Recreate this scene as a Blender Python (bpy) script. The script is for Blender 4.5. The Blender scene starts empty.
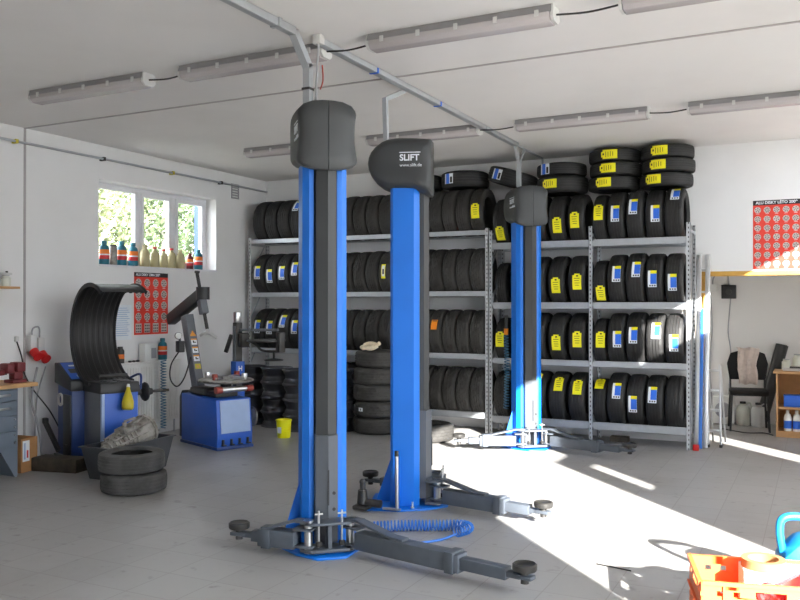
import bpy, bmesh, math, random
from mathutils import Vector, Matrix
random.seed(7)
C = bpy.context.scene.collection
PI = math.pi
R_ = math.radians

# ------------------------------------------------------------------ materials
def lin(c):
    return tuple((x / 12.92 if x <= .04045 else ((x + .055) / 1.055) ** 2.4) for x in c)
def rgb(r, g, b):
    return lin((r / 255, g / 255, b / 255))
MATS = {}
def mat(name, col, rough=.6, metal=0., var=.0, scale=8., bump=0., bscale=60., spec=None, wear=None):
    m = bpy.data.materials.new(name); m.use_nodes = True
    nt = m.node_tree; b = nt.nodes['Principled BSDF']
    b.inputs['Roughness'].default_value = rough
    b.inputs['Metallic'].default_value = metal
    if spec is not None: b.inputs['Specular IOR Level'].default_value = spec
    tc = nt.nodes.new('ShaderNodeTexCoord')
    n = nt.nodes.new('ShaderNodeTexNoise'); n.inputs['Scale'].default_value = scale; n.inputs['Detail'].default_value = 5
    nt.links.new(tc.outputs['Object'], n.inputs['Vector'])
    mx = nt.nodes.new('ShaderNodeMix'); mx.data_type = 'RGBA'
    v = var if var else .04
    c2 = wear if wear else tuple(max(0, c * (1 - 2.2 * v)) for c in col)
    mx.inputs['A'].default_value = (*col, 1); mx.inputs['B'].default_value = (*c2, 1)
    mr = nt.nodes.new('ShaderNodeMapRange'); mr.inputs['From Min'].default_value = .45; mr.inputs['From Max'].default_value = .75
    nt.links.new(n.outputs['Fac'], mr.inputs['Value']); nt.links.new(mr.outputs['Result'], mx.inputs['Factor'])
    nt.links.new(mx.outputs['Result'], b.inputs['Base Color'])
    if bump:
        n2 = nt.nodes.new('ShaderNodeTexNoise'); n2.inputs['Scale'].default_value = bscale
        nt.links.new(tc.outputs['Object'], n2.inputs['Vector'])
        bp = nt.nodes.new('ShaderNodeBump'); bp.inputs['Strength'].default_value = bump; bp.inputs['Distance'].default_value = .01
        nt.links.new(n2.outputs['Fac'], bp.inputs['Height']); nt.links.new(bp.outputs['Normal'], b.inputs['Normal'])
    MATS[name] = m
    return m

WALL = mat('white_wall_paint', (.75, .745, .74), .85, var=.02, scale=2, bump=.08, bscale=120)
CEIL = mat('ceiling_paint', (.74, .725, .71), .9, var=.03, scale=1.2, bump=.06, bscale=90)
NICHE = mat('niche_wall_paint', (.76, .745, .725), .85, var=.02, scale=2)
STRIP = mat('grey_joint_strip', (.40, .38, .37), .6)
BLUE = mat('blue_lift_paint', rgb(8, 108, 206), .45, var=.05, scale=3)
MBLUE = mat('blue_machine_paint', rgb(36, 92, 190), .4, var=.06, scale=4)
DBLUE = mat('dark_blue_machine_paint', rgb(30, 60, 120), .45, var=.06, scale=4)
DGREY = mat('dark_grey_plastic', rgb(54, 56, 57), .5, var=.04)
CARR = mat('grey_carriage_paint', rgb(84, 88, 94), .42, var=.06)
ARMG = mat('grey_arm_paint', rgb(78, 84, 92), .45, var=.08, scale=12)
MGREY = mat('grey_machine_paint', rgb(104, 108, 114), .5, var=.05)
PGREY = mat('pale_panel_paint', rgb(150, 172, 208), .45, var=.03)
BLACKP = mat('black_plastic', rgb(34, 34, 36), .45, var=.05)
HOODM = mat('black_hood_plastic', rgb(32, 31, 31), .55, var=.08, scale=5)
STEEL = mat('bright_steel', (.62, .62, .62), .28, 1., var=.08)
GALV = mat('galvanised_steel', (.44, .46, .48), .5, .45, var=.04, scale=12)
ALU = mat('aluminium', (.70, .71, .72), .35, .8, var=.05)
DSTEEL = mat('dark_steel', (.06, .058, .055), .45, .5, var=.2)
RIMB = mat('black_rim_paint', rgb(70, 70, 74), .3, .5, var=.1)
RUB = mat('black_tyre_rubber', (.0165, .0162, .016), .62, var=.12, scale=14, bump=.25, bscale=160)
RUBU = mat('worn_tyre_rubber', (.037, .035, .032), .75, var=.2, scale=9, bump=.35, bscale=120)
RUBD = mat('dusty_tyre_rubber', (.085, .084, .082), .85, var=.25, scale=7, bump=.3, bscale=90, wear=(.035, .034, .033))
YEL = mat('yellow_label_paper', rgb(238, 228, 20), .5)
LBLUE = mat('blue_label_paper', rgb(40, 105, 215), .5)
LWHITE = mat('white_label_paper', rgb(225, 230, 235), .5)
INK = mat('black_ink', rgb(38, 36, 30), .6)
ORNG = mat('orange_label_paper', rgb(240, 140, 20), .5)
CREAM = mat('cream_cloth', rgb(222, 208, 182), .9, var=.1, scale=30)
CLOTH = mat('beige_cloth', rgb(205, 190, 180), .95, var=.1, scale=20)
WOOD = mat('pale_beech_wood', rgb(196, 152, 104), .5, var=.12, scale=6)
TRIMW = mat('ochre_wood_trim', rgb(206, 160, 78), .5, var=.06)
CARD = mat('brown_cardboard', rgb(168, 122, 78), .85, var=.08)
OLDW = mat('oily_old_timber', rgb(74, 66, 56), .85, var=.3, scale=10, bump=.5, bscale=30)
TUBP = mat('grey_tub_plastic', rgb(66, 68, 72), .5, var=.06)
GEAR = mat('oily_cast_aluminium', rgb(152, 148, 142), .5, .3, var=.2, scale=14, bump=.15, bscale=60, wear=rgb(84, 76, 68))
YELP = mat('yellow_bucket_plastic', rgb(240, 236, 20), .4)
YELO = mat('yellow_squeeze_plastic', rgb(196, 180, 40), .4, var=.1)
REDP = mat('red_plug_plastic', rgb(200, 30, 30), .4)
DRED = mat('dark_red_cast_iron', rgb(104, 28, 34), .55, var=.15)
CRATE = mat('orange_red_crate_plastic', (.82, .17, .04), .45, var=.03)
REDT = mat('red_tool_plastic', (.62, .03, .03), .4)
CYAN = mat('sky_blue_tool_plastic', rgb(30, 140, 200), .35)
PWHITE = mat('white_plastic', rgb(226, 226, 222), .5)
PGRY = mat('light_grey_plastic', rgb(200, 200, 198), .45, var=.03)
LGRY = mat('luminaire_grey_base', rgb(142, 140, 142), .5)
TEAL = mat('teal_bottle_plastic', rgb(30, 108, 128), .4)
OBAND = mat('orange_bottle_band', rgb(232, 122, 38), .5)
RBAND = mat('red_bottle_band', rgb(196, 44, 48), .5)
BEIGE = mat('beige_bottle_plastic', rgb(172, 162, 124), .5, var=.05)
POSTR = mat('red_poster_paper', rgb(226, 62, 46), .55)
POSTK = mat('black_poster_band', rgb(36, 30, 34), .55)
WHEELG = mat('grey_printed_wheel', rgb(196, 186, 180), .6)
WHEELD = mat('dark_printed_spokes', rgb(96, 84, 84), .6)
HOSE = mat('blue_hose_plastic', rgb(44, 110, 196), .35)
HOSEG = mat('teal_hose_plastic', rgb(60, 110, 140), .4)
CABLE = mat('grey_cable', rgb(160, 160, 162), .6)
BCABLE = mat('black_cable', rgb(40, 38, 38), .6)
COPPER = mat('reddish_wire', rgb(150, 60, 50), .5)
BENCHM = mat('blue_grey_bench_paint', rgb(100, 110, 122), .5, var=.05)
FAB = mat('black_chair_fabric', rgb(26, 25, 26), .95, var=.1, scale=40)
TRANSL = mat('cloudy_white_plastic', rgb(206, 208, 196), .4, var=.05)
RADW = mat('white_radiator_enamel', rgb(226, 224, 220), .35)
PVC = mat('white_window_frame', rgb(222, 222, 226), .4)
LEAF = mat('green_leaves', rgb(90, 98, 62), .8, var=.3, scale=1.5, wear=rgb(126, 126, 88))
LEAF2 = mat('dark_green_leaves', rgb(70, 88, 56), .8, var=.3, scale=1.5, wear=rgb(104, 110, 78))
BARK = mat('pale_bark', rgb(190, 184, 170), .9, var=.2)
GROUND = mat('outside_ground', rgb(150, 146, 136), .9, var=.1)
ICON = mat('orange_sticker', rgb(226, 150, 50), .5)
BROWNR = mat('dark_glass', rgb(60, 50, 48), .3)

def diffuser_mat():
    m = bpy.data.materials.new('ribbed_clear_cover'); m.use_nodes = True
    nt = m.node_tree; b = nt.nodes['Principled BSDF']
    b.inputs['Base Color'].default_value = (*rgb(182, 176, 176), 1); b.inputs['Roughness'].default_value = .25
    tc = nt.nodes.new('ShaderNodeTexCoord'); w = nt.nodes.new('ShaderNodeTexWave'); w.inputs['Scale'].default_value = 30; w.bands_direction = 'Y'
    bp = nt.nodes.new('ShaderNodeBump'); bp.inputs['Strength'].default_value = .25; bp.inputs['Distance'].default_value = .004
    nt.links.new(tc.outputs['Object'], w.inputs['Vector']); nt.links.new(w.outputs['Fac'], bp.inputs['Height']); nt.links.new(bp.outputs['Normal'], b.inputs['Normal'])
    return m
DIFF = diffuser_mat()

def glass_mat():
    m = bpy.data.materials.new('window_glass'); m.use_nodes = True
    nt = m.node_tree; b = nt.nodes['Principled BSDF']
    b.inputs['Base Color'].default_value = (.97, .99, .98, 1); b.inputs['Roughness'].default_value = 0
    b.inputs['Transmission Weight'].default_value = 1; b.inputs['IOR'].default_value = 1.02
    return m
GLASS = glass_mat()

def post_mat():
    m = mat('perforated_galvanised_steel', (.52, .54, .56), .45, .5, var=.06, scale=25)
    nt = m.node_tree; b = nt.nodes['Principled BSDF']
    tc = nt.nodes.new('ShaderNodeTexCoord'); s = nt.nodes.new('ShaderNodeSeparateXYZ'); nt.links.new(tc.outputs['Object'], s.inputs[0])
    def M(op, a, bb=None):
        n = nt.nodes.new('ShaderNodeMath'); n.operation = op
        for i, q in enumerate((a, bb)):
            if q is None: continue
            if isinstance(q, (int, float)): n.inputs[i].default_value = q
            else: nt.links.new(q, n.inputs[i])
        return n.outputs[0]
    zf = M('FRACT', M('MULTIPLY', s.outputs['Z'], 20.))
    zc = M('LESS_THAN', zf, .42)
    fx = M('LESS_THAN', M('ABSOLUTE', M('SUBTRACT', M('ABSOLUTE', s.outputs['X']), .019)), .006)
    fy = M('LESS_THAN', M('ABSOLUTE', M('SUBTRACT', M('ABSOLUTE', s.outputs['Y']), .022)), .006)
    f = M('MULTIPLY', zc, M('MAXIMUM', fx, fy))
    mx = nt.nodes.new('ShaderNodeMix'); mx.data_type = 'RGBA'; mx.inputs['B'].default_value = (.08, .08, .085, 1)
    old = b.inputs['Base Color'].links[0].from_socket
    nt.links.new(old, mx.inputs['A']); nt.links.new(f, mx.inputs['Factor']); nt.links.new(mx.outputs['Result'], b.inputs['Base Color'])
    return m
POSTM = post_mat()

def floor_mat():
    m = bpy.data.materials.new('greige_floor_tiles'); m.use_nodes = True
    nt = m.node_tree; b = nt.nodes['Principled BSDF']
    tc = nt.nodes.new('ShaderNodeTexCoord')
    br = nt.nodes.new('ShaderNodeTexBrick'); br.offset = 0; br.inputs['Scale'].default_value = 1
    br.inputs['Brick Width'].default_value = .335; br.inputs['Row Height'].default_value = .335
    br.inputs['Mortar Size'].default_value = .0035; br.inputs['Mortar Smooth'].default_value = .2; br.inputs['Bias'].default_value = 0
    br.inputs['Color1'].default_value = (.335, .327, .318, 1); br.inputs['Color2'].default_value = (.31, .302, .293, 1); br.inputs['Mortar'].default_value = (.25, .24, .225, 1)
    nt.links.new(tc.outputs['Object'], br.inputs['Vector'])
    n = nt.nodes.new('ShaderNodeTexNoise'); n.inputs['Scale'].default_value = 1.1; n.inputs['Detail'].default_value = 8; n.inputs['Roughness'].default_value = .65
    nt.links.new(tc.outputs['Object'], n.inputs['Vector'])
    mr = nt.nodes.new('ShaderNodeMapRange'); mr.inputs['From Min'].default_value = .5; mr.inputs['From Max'].default_value = .75; mr.inputs['To Max'].default_value = .45
    nt.links.new(n.outputs['Fac'], mr.inputs['Value'])
    mx = nt.nodes.new('ShaderNodeMix'); mx.data_type = 'RGBA'; mx.inputs['B'].default_value = (.20, .18, .16, 1)
    nt.links.new(mr.outputs['Result'], mx.inputs['Factor']); nt.links.new(br.outputs['Color'], mx.inputs['A'])
    n2 = nt.nodes.new('ShaderNodeTexNoise'); n2.inputs['Scale'].default_value = 9; n2.inputs['Detail'].default_value = 6
    nt.links.new(tc.outputs['Object'], n2.inputs['Vector'])
    mr2 = nt.nodes.new('ShaderNodeMapRange'); mr2.inputs['From Min'].default_value = .62; mr2.inputs['From Max'].default_value = .74; mr2.inputs['To Max'].default_value = .55
    nt.links.new(n2.outputs['Fac'], mr2.inputs['Value'])
    mx2 = nt.nodes.new('ShaderNodeMix'); mx2.data_type = 'RGBA'; mx2.inputs['B'].default_value = (.12, .11, .10, 1)
    nt.links.new(mr2.outputs['Result'], mx2.inputs['Factor']); nt.links.new(mx.outputs['Result'], mx2.inputs['A'])
    nt.links.new(mx2.outputs['Result'], b.inputs['Base Color'])
    b.inputs['Roughness'].default_value = .42
    return m
FLOOR = floor_mat()

# ------------------------------------------------------------------ mesh builder
class MB:
    def __init__(self, m=None):
        self.bm = bmesh.new(); self.mats = []; self.cur = 0
        if m: self.m(m)
    def m(self, m):
        if m not in self.mats: self.mats.append(m)
        self.cur = self.mats.index(m); return self
    def _f(self, vs, smooth=False):
        try:
            f = self.bm.faces.new(vs); f.material_index = self.cur; f.smooth = smooth; return f
        except ValueError: return None
    def prism(self, poly, h0, h1, axis='z', M=None, bev=0, taper=None):
        """poly in a plane, extruded along axis. axis x: poly=(y,z); y: poly=(x,z); z: poly=(x,y)"""
        def P(p, h):
            if axis == 'z': v = Vector((p[0], p[1], h))
            elif axis == 'x': v = Vector((h, p[0], p[1]))
            else: v = Vector((p[0], h, p[1]))
            return M @ v if M else v
        p1 = taper or poly
        a = [self.bm.verts.new(P(p, h0)) for p in poly]; b = [self.bm.verts.new(P(p, h1)) for p in p1]
        n = len(poly); fs = [self._f(a[::-1]), self._f(b)]
        for i in range(n): fs.append(self._f((a[i], a[(i + 1) % n], b[(i + 1) % n], b[i])))
        if bev:
            es = set(e for f in fs if f for e in f.edges)
            r = bmesh.ops.bevel(self.bm, geom=list(es), offset=bev, segments=2, profile=.5, affect='EDGES')
            for f in r['faces']: f.material_index = self.cur; f.smooth = True
        return self
    def box(self, x0, x1, y0, y1, z0, z1, bev=0, M=None):
        return self.prism([(x0, y0), (x1, y0), (x1, y1), (x0, y1)], z0, z1, 'z', M, bev)
    def bar(self, p, q, w, h, up=(0, 0, 1), bev=0):
        p, q = Vector(p), Vector(q); d = q - p; L = d.length; d.normalize(); u = Vector(up)
        if abs(d.dot(u)) > .99: u = Vector((0, 1, 0))
        s = d.cross(u).normalized(); u = s.cross(d)
        M = Matrix(((d.x, s.x, u.x, p.x), (d.y, s.y, u.y, p.y), (d.z, s.z, u.z, p.z), (0, 0, 0, 1)))
        return self.box(0, L, -w / 2, w / 2, -h / 2, h / 2, bev, M)
    def cyl(self, p, q, r, r2=None, n=16, cap=True):
        p, q = Vector(p), Vector(q); d = (q - p).normalized(); u = Vector((0, 0, 1)) if abs(d.z) < .9 else Vector((1, 0, 0))
        s = d.cross(u).normalized(); u = s.cross(d); r2 = r if r2 is None else r2
        A, B = [], []
        for i in range(n):
            a = 2 * PI * i / n; o = s * math.cos(a) + u * math.sin(a)
            A.append(self.bm.verts.new(p + o * r)); B.append(self.bm.verts.new(q + o * r2))
        for i in range(n): self._f((A[i], B[i], B[(i + 1) % n], A[(i + 1) % n]), True)
        if cap: self._f(A); self._f(B[::-1])
        return self
    def tube(self, pts, r, n=8, closed=False):
        pts = [Vector(p) for p in pts]; rings = []; up = Vector((.13, .21, 1)).normalized(); N = len(pts)
        for i, p in enumerate(pts):
            a = pts[i - 1] if (i or closed) else p; b = pts[(i + 1) % N] if (i < N - 1 or closed) else p
            d = (b - a).normalized()
            if i == 0:
                u = up if abs(d.dot(up)) < .95 else Vector((1, 0, 0))
                s = d.cross(u).normalized()
            else: s = (s - d * s.dot(d)).normalized()
            u = s.cross(d)
            rr = r[i] if isinstance(r, (list, tuple)) else r
            rings.append([self.bm.verts.new(p + (s * math.cos(2 * PI * k / n) + u * math.sin(2 * PI * k / n)) * rr) for k in range(n)])
        for i in range(N if closed else N - 1):
            A, B = rings[i], rings[(i + 1) % N]
            for k in range(n): self._f((A[k], A[(k + 1) % n], B[(k + 1) % n], B[k]), True)
        if not closed: self._f(rings[0][::-1]); self._f(rings[-1])
        return self
    def lathe(self, prof, n=32, c=(0, 0, 0), axis='z', closed=False, mfun=None):
        """prof: list of (r, h)"""
        c = Vector(c); rings = []
        for (r, h) in prof:
            ring = []
            for k in range(n):
                a = 2 * PI * k / n; x, y = r * math.cos(a), r * math.sin(a)
                v = Vector((x, y, h)) if axis == 'z' else (Vector((h, x, y)) if axis == 'x' else Vector((y, h, x)))
                ring.append(self.bm.verts.new(c + v))
            rings.append(ring)
        N = len(prof)
        for i in range(N if closed else N - 1):
            A, B = rings[i], rings[(i + 1) % N]
            if mfun: self.m(mfun(i))
            for k in range(n): self._f((A[k], A[(k + 1) % n], B[(k + 1) % n], B[k]), True)
        if not closed:
            if prof[0][0] > 1e-5: self._f(rings[0][::-1])
            if prof[-1][0] > 1e-5: self._f(rings[-1])
        return self
    def ball(self, c, r, n=16, sc=(1, 1, 1)):
        prof = [(max(1e-6, r * math.sin(PI * i / 10)), -r * math.cos(PI * i / 10)) for i in range(11)]
        k = len(self.bm.verts); self.lathe(prof, n); self.bm.verts.ensure_lookup_table()
        for v in self.bm.verts[k:]: v.co = Vector((v.co.x * sc[0] + c[0], v.co.y * sc[1] + c[1], v.co.z * sc[2] + c[2]))
        return self
    def build(self, name, parent=None, loc=None, rot=None):
        bmesh.ops.remove_doubles(self.bm, verts=self.bm.verts, dist=1e-6)
        bmesh.ops.recalc_face_normals(self.bm, faces=self.bm.faces)
        me = bpy.data.meshes.new(name); self.bm.to_mesh(me); self.bm.free(); me.set_sharp_from_angle(angle=R_(38))
        for m in self.mats: me.materials.append(m)
        o = bpy.data.objects.new(name, me); C.objects.link(o)
        if parent: o.parent = parent
        if loc is not None: o.location = loc
        if rot is not None: o.rotation_euler = rot
        return o

def tag(o, label, cat, group=None):
    o['label'] = label; o['category'] = cat
    if group: o['group'] = group
    return o
def thing(name, label, cat, loc=(0, 0, 0), rz=0, group=None):
    o = bpy.data.objects.new(name, None); C.objects.link(o); o.empty_display_size = .1
    o.location = loc; o.rotation_euler = (0, 0, rz)
    return tag(o, label, cat, group)
def struct(o):
    o['kind'] = 'structure'; return o
def dup(root):
    r = root.copy(); C.objects.link(r)
    for ch in list(root.children):
        c = ch.copy(); C.objects.link(c); c.parent = r
        for g in list(ch.children):
            d = g.copy(); C.objects.link(d); d.parent = c
    return r
def text(s, size, origin, right, up, m, name, parent, depth=.0015, align='LEFT', shear=0, bold=0):
    cu = bpy.data.curves.new(name, 'FONT'); cu.body = s; cu.size = size; cu.extrude = depth; cu.align_x = align; cu.shear = shear; cu.offset = bold
    t = bpy.data.objects.new(name, cu); C.objects.link(t)
    dg = bpy.context.evaluated_depsgraph_get()
    me = bpy.data.meshes.new_from_object(t.evaluated_get(dg)); bpy.data.objects.remove(t); bpy.data.curves.remove(cu)
    r, u = Vector(right).normalized(), Vector(up).normalized(); n = r.cross(u); o = Vector(origin)
    M = Matrix(((r.x, u.x, n.x, o.x), (r.y, u.y, n.y, o.y), (r.z, u.z, n.z, o.z), (0, 0, 0, 1)))
    me.transform(M); me.materials.clear(); me.materials.append(m); me.name = name
    ob = bpy.data.objects.new(name, me); C.objects.link(ob)
    if parent: ob.parent = parent
    return ob
def spline(pts, n=8):
    pts = [Vector(p) for p in pts]; out = []
    for i in range(len(pts) - 1):
        a = pts[max(i - 1, 0)]; b = pts[i]; c = pts[i + 1]; d = pts[min(i + 2, len(pts) - 1)]
        for k in range(n):
            t = k / n
            out.append(.5 * ((2 * b) + (c - a) * t + (2 * a - 5 * b + 4 * c - d) * t * t + (3 * b - a - 3 * c + d) * t ** 3))
    out.append(pts[-1]); return out
def helix(path, r, turns, per=10):
    """coil of given radius following a polyline"""
    path = spline(path, 10); L = [0]
    for i in range(1, len(path)): L.append(L[-1] + (path[i] - path[i - 1]).length)
    N = turns * per; out = []
    for k in range(N + 1):
        s = L[-1] * k / N; j = 1
        while j < len(path) - 1 and L[j] < s: j += 1
        f = (s - L[j - 1]) / max(1e-6, L[j] - L[j - 1]); p = path[j - 1].lerp(path[j], f); d = (path[j] - path[j - 1]).normalized()
        u = Vector((0, 0, 1)) if abs(d.z) < .9 else Vector((0, 1, 0)); sd = d.cross(u).normalized(); u = sd.cross(d); a = 2 * PI * k / per
        out.append(p + sd * math.cos(a) * r + u * math.sin(a) * r)
    return out
def grid_panel(mb, w, h, t, holes, M=None):
    """panel in XZ (0..w, 0..h), thickness t along y, with rectangular holes (x0,x1,z0,z1)"""
    xs = sorted({0, w, *[q for o in holes for q in o[:2]]}); zs = sorted({0, h, *[q for o in holes for q in o[2:]]})
    for i in range(len(xs) - 1):
        for j in range(len(zs) - 1):
            cx, cz = (xs[i] + xs[i + 1]) / 2, (zs[j] + zs[j + 1]) / 2
            if any(o[0] < cx < o[1] and o[2] < cz < o[3] for o in holes): continue
            mb.box(xs[i], xs[i + 1], 0, t, zs[j], zs[j + 1], 0, M)
    return mb

# ------------------------------------------------------------------ the room
XL, XR, YB, YF, H = -7.1, 1.35, 9.8, -2.6, 3.31
FX0, FX1, FY1 = XL, XR, 11.75
fl = struct(MB(FLOOR).box(XL - .3, XR + .15, YF - .2, FY1 + .1, -.12, 0).build('floor'))
ce = struct(MB(CEIL).box(XL - .3, XR + .15, YF - .2, FY1 + .1, H, H + .2).build('ceiling'))
# left wall with the window opening
WY0, WY1, WZ0, WZ1 = 6.69, 8.69, 1.99, 2.93
mb = MB(WALL)
mb.box(XL - .3, XL, YF, WY0, 0, H); mb.box(XL - .3, XL, WY1, FY1, 0, H)
mb.box(XL - .3, XL, WY0, WY1, 0, WZ0); mb.box(XL - .3, XL, WY0, WY1, WZ1, H)
struct(mb.build('wall_left'))
# back wall, doorway opening to the small room on the right
NX0, NX1, NZ = -1.18, 1.0, 1.91
mb = MB(WALL)
mb.box(XL, NX0, YB, YB + .15, 0, H); mb.box(NX0, NX1, YB, YB + .15, NZ, H); mb.box(NX1, XR, YB, YB + .15, 0, H)
struct(mb.build('wall_back'))
mb = MB(NICHE); mb.box(-2.0, XR, FY1, FY1 + .1, 0, H); mb.box(-2.1, -2.0, YB + .15, FY1 + .1, 0, H)
struct(mb.build('wall_rear'))
mb = MB(TRIMW)
mb.box(NX0, NX0 + .06, YB - .02, YB + .17, 0, NZ - .05, .004); mb.box(NX0, NX1, YB - .02, YB + .17, NZ - .05, NZ, .004)
struct(mb.build('trim_2'))
# right wall: unseen workshop gate and openings, read off or shaped to the sun patches
def wall_x(mb, x0, x1, y0, y1, holes):
    grid_panel(mb, y1 - y0, H, x1 - x0, [(a - y0, b - y0, c, d) for a, b, c, d in holes],
               Matrix(((0, 1, 0, x0), (1, 0, 0, y0), (0, 0, 1, 0), (0, 0, 0, 1))))
mb = MB(WALL)
LIGHT_OPENINGS = [(1.82, 3.98, 0, 3.10), (3.98, 4.42, 2.05, 3.10), (4.15, 4.50, 1.46, 1.92), (5.75, 9.65, 2.62, 3.11), (10.35, 10.75, 1.2, 1.9), (7.22, 7.8, .05, 1.5)]  # cut to shape the sun patches; small-room opening added to brighten it
wall_x(mb, XR, XR + .15, YF, FY1, LIGHT_OPENINGS)
struct(mb.build('wall_right'))
mb = MB(WALL)
FX = [(.1, .95, 0, 2.1)]  # unseen opening added behind the camera for fill daylight
grid_panel(mb, XR - XL, H, .15, [(a - XL, b - XL, c, d) for a, b, c, d in FX], Matrix.Translation((XL, YF - .15, 0)))
struct(mb.build('wall_front'))
# joint strip across wall and ceiling
mb = MB(STRIP); mb.box(XL, XL + .006, 5.72, 5.745, 0, H); mb.box(XL, XR, 5.72, 5.745, H - .006, H); struct(mb.build('trim_1'))

# window
def window():
    x0, x1 = -7.34, -7.27
    mb = MB(PVC)
    mb.box(x0, x1, WY0, WY1, WZ0, WZ0 + .05, .004); mb.box(x0, x1, WY0, WY1, WZ1 - .05, WZ1, .004)
    for a, b in ((WY0, WY0 + .05), (WY1 - .05, WY1), (7.42, 7.5), (8.02, 8.1)): mb.box(x0, x1, a, b, WZ0 + .05, WZ1 - .05, .004)
    w = struct(mb.build('window_1'))
    sash = [(WY0 + .05, 7.42), (7.5, 8.02), (8.1, WY1 - .05)]
    for i, (a, b) in enumerate(sash):
        s = MB(PVC); t = .045 if i else .02
        grid_panel(s, b - a, WZ1 - WZ0 - .1, .05, [(t, b - a - t, t, WZ1 - WZ0 - .1 - t)], Matrix(((0, 1, 0, -7.31), (1, 0, 0, a), (0, 0, 1, WZ0 + .05), (0, 0, 0, 1))))
        so = s.build('sash', w)
        g = MB(GLASS); g.box(-7.292, -7.286, a + t, b - t, WZ0 + .05 + t, WZ1 - .05 - t); g.build('pane', so)
        if i: MB(PVC).box(-7.262, -7.245, a + .012, a + .03, 2.38, 2.5, .003).build('handle', so)
window()
struct(MB(PVC).box(-7.27, XL + .015, WY0, WY1, WZ0 - .02, WZ0 + .001, .003).build('trim_3'))

# ------------------------------------------------------------------ outside
struct(MB(GROUND).box(-40, XL - .3, -20, 40, -.3, -.15).box(XR + .15, 40, -20, 40, -.3, -.15).box(XL - .3, XR + .15, -40, YF - .2, -.3, -.15).build('ground_outside'))
def tree(x, y, h, lm, label, seed):
    rn = random.Random(seed)
    t = thing('tree', label, 'tree', (x, y, -.15), 0, 'trees outside the window')
    tr = MB(BARK)
    tr.tube(spline([(0, 0, 0), (.1, .05, h * .3), (-.05, .1, h * .6), (.1, 0, h * .92)]), [.13 - .1 * i / 24 for i in range(25)])
    for k in range(9):
        z = h * (.25 + .07 * k); a = k * 2.4
        tr.tube(spline([(0.05, .05, z), (.5 * math.cos(a), .5 * math.sin(a), z + .4), (.8 * math.cos(a), .8 * math.sin(a), z + 1.0)], 4), [.05 - .004 * i for i in range(9)], 6)
    tr.build('trunk', t)
    cr = MB(lm)
    for k in range(7000):
        a = rn.uniform(0, 2 * PI); z = rn.uniform(.06, 1.05); rr = (.92 * math.sin(PI * min(1, .15 + z * .82)) + .15) * math.sqrt(rn.random())
        c = Vector((rr * math.cos(a), rr * math.sin(a), z * h)); s = rn.uniform(.03, .065)
        n = Vector((rn.gauss(0, 1), rn.gauss(0, 1), rn.gauss(0, 1))).normalized(); u = n.orthogonal().normalized() * s; v = n.cross(u)
        q = [cr.bm.verts.new(c + p) for p in (-u, v * .6, u, -v * .6)]; cr._f(q)
    cr.build('crown', t)
for i, (x, y, h, lm, lb) in enumerate([
        (-10.4, 9.25, 5.2, LEAF, 'light green tree outside, through the left window sash'),
        (-10.6, 11.5, 4.8, LEAF2, 'green tree with pale trunk outside, through the middle window sash'),
        (-10.4, 13.75, 5.0, LEAF, 'light green tree outside, through the right window sash'),
        (-12.8, 10.4, 6.2, LEAF2, 'taller tree outside in the second row, behind the left sash'),
        (-12.9, 12.7, 6.0, LEAF, 'tall tree outside in the second row, behind the middle sash'),
        (-12.8, 15.0, 6.0, LEAF2, 'tall tree outside in the second row, behind the right sash'),
        (-15.2, 13.4, 7.0, LEAF, 'far tall tree outside, between the left and middle sashes'),
        (-15.3, 15.9, 7.0, LEAF2, 'far tall tree outside, between the middle and right sashes'),
        (-15.2, 18.3, 7.0, LEAF, 'far tall tree outside beside the blue pillar')]):
    tree(x, y, h, lm, lb, i)
t = thing('outdoor_pillar', 'bright blue pillar outside, seen in the right window sash', 'pillar', (-8.03, 9.53, -.15))
MB(DBLUE).box(-.09, .09, -.09, .09, .03, 4.2, .01).build('shaft', t); MB(GALV).box(-.14, .14, -.14, .14, 0, .03, .004).build('foot_plate', t)

# ------------------------------------------------------------------ lift posts
def cover_mesh():
    mb = MB(DGREY); W = .19; cz, r = .205, .205
    prof = [(-.205, .38), (-.192, .398), (-.08, .408), (.04, .412)]
    for k in range(1, 13):
        a = PI / 2 - PI * k / 12; prof.append((.065 + r * math.cos(a), cz + r * math.sin(a)))
    prof += [(-.02, .0), (-.10, -.006), (-.14, -.03), (-.195, -.036), (-.207, -.02), (-.207, .06), (-.207, .14), (-.207, .22), (-.207, .3)]
    S = [-1, -.985, -.94, -.8, -.5, -.2, -.02, 0, .02, .2, .5, .8, .94, .985, 1]
    rings = []
    cy, cz0 = .02, .2
    SK = [(-1, .12), (-1, .4), (-1, .7)] + [(q, None) for q in S] + [(1, .7), (1, .4), (1, .12)]
    for s, kk in SK:
        k = (1 - .10 * max(0, (abs(s) - .8) / .2) ** 2.5) * (kk or 1) / (1 if kk is None else 1 / .9); dome = -.055 * abs(s) ** 3.2
        gr = -.004 if s == 0 else 0
        ring = []
        for (y, z) in prof:
            yy, zz = cy + (y - cy) * k, cz0 + (z - cz0) * k
            q = (zz - cz0) / .2
            x = W * s * (1 - .085 * max(0, 1 - q * q))
            if y < -.15 and kk is None: yy -= .018 * (1 - s * s) + gr
            ring.append(mb.bm.verts.new((x, yy, zz + dome * (q if q > 0 else .6 * q))))
        rings.append(ring)
    n = len(prof)
    for i in range(len(SK) - 1):
        for j in range(n): mb._f((rings[i][j], rings[i][(j + 1) % n], rings[i + 1][(j + 1) % n], rings[i + 1][j]), True)
    mb._f(rings[0]); mb._f(rings[-1][::-1])
    return mb
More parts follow.
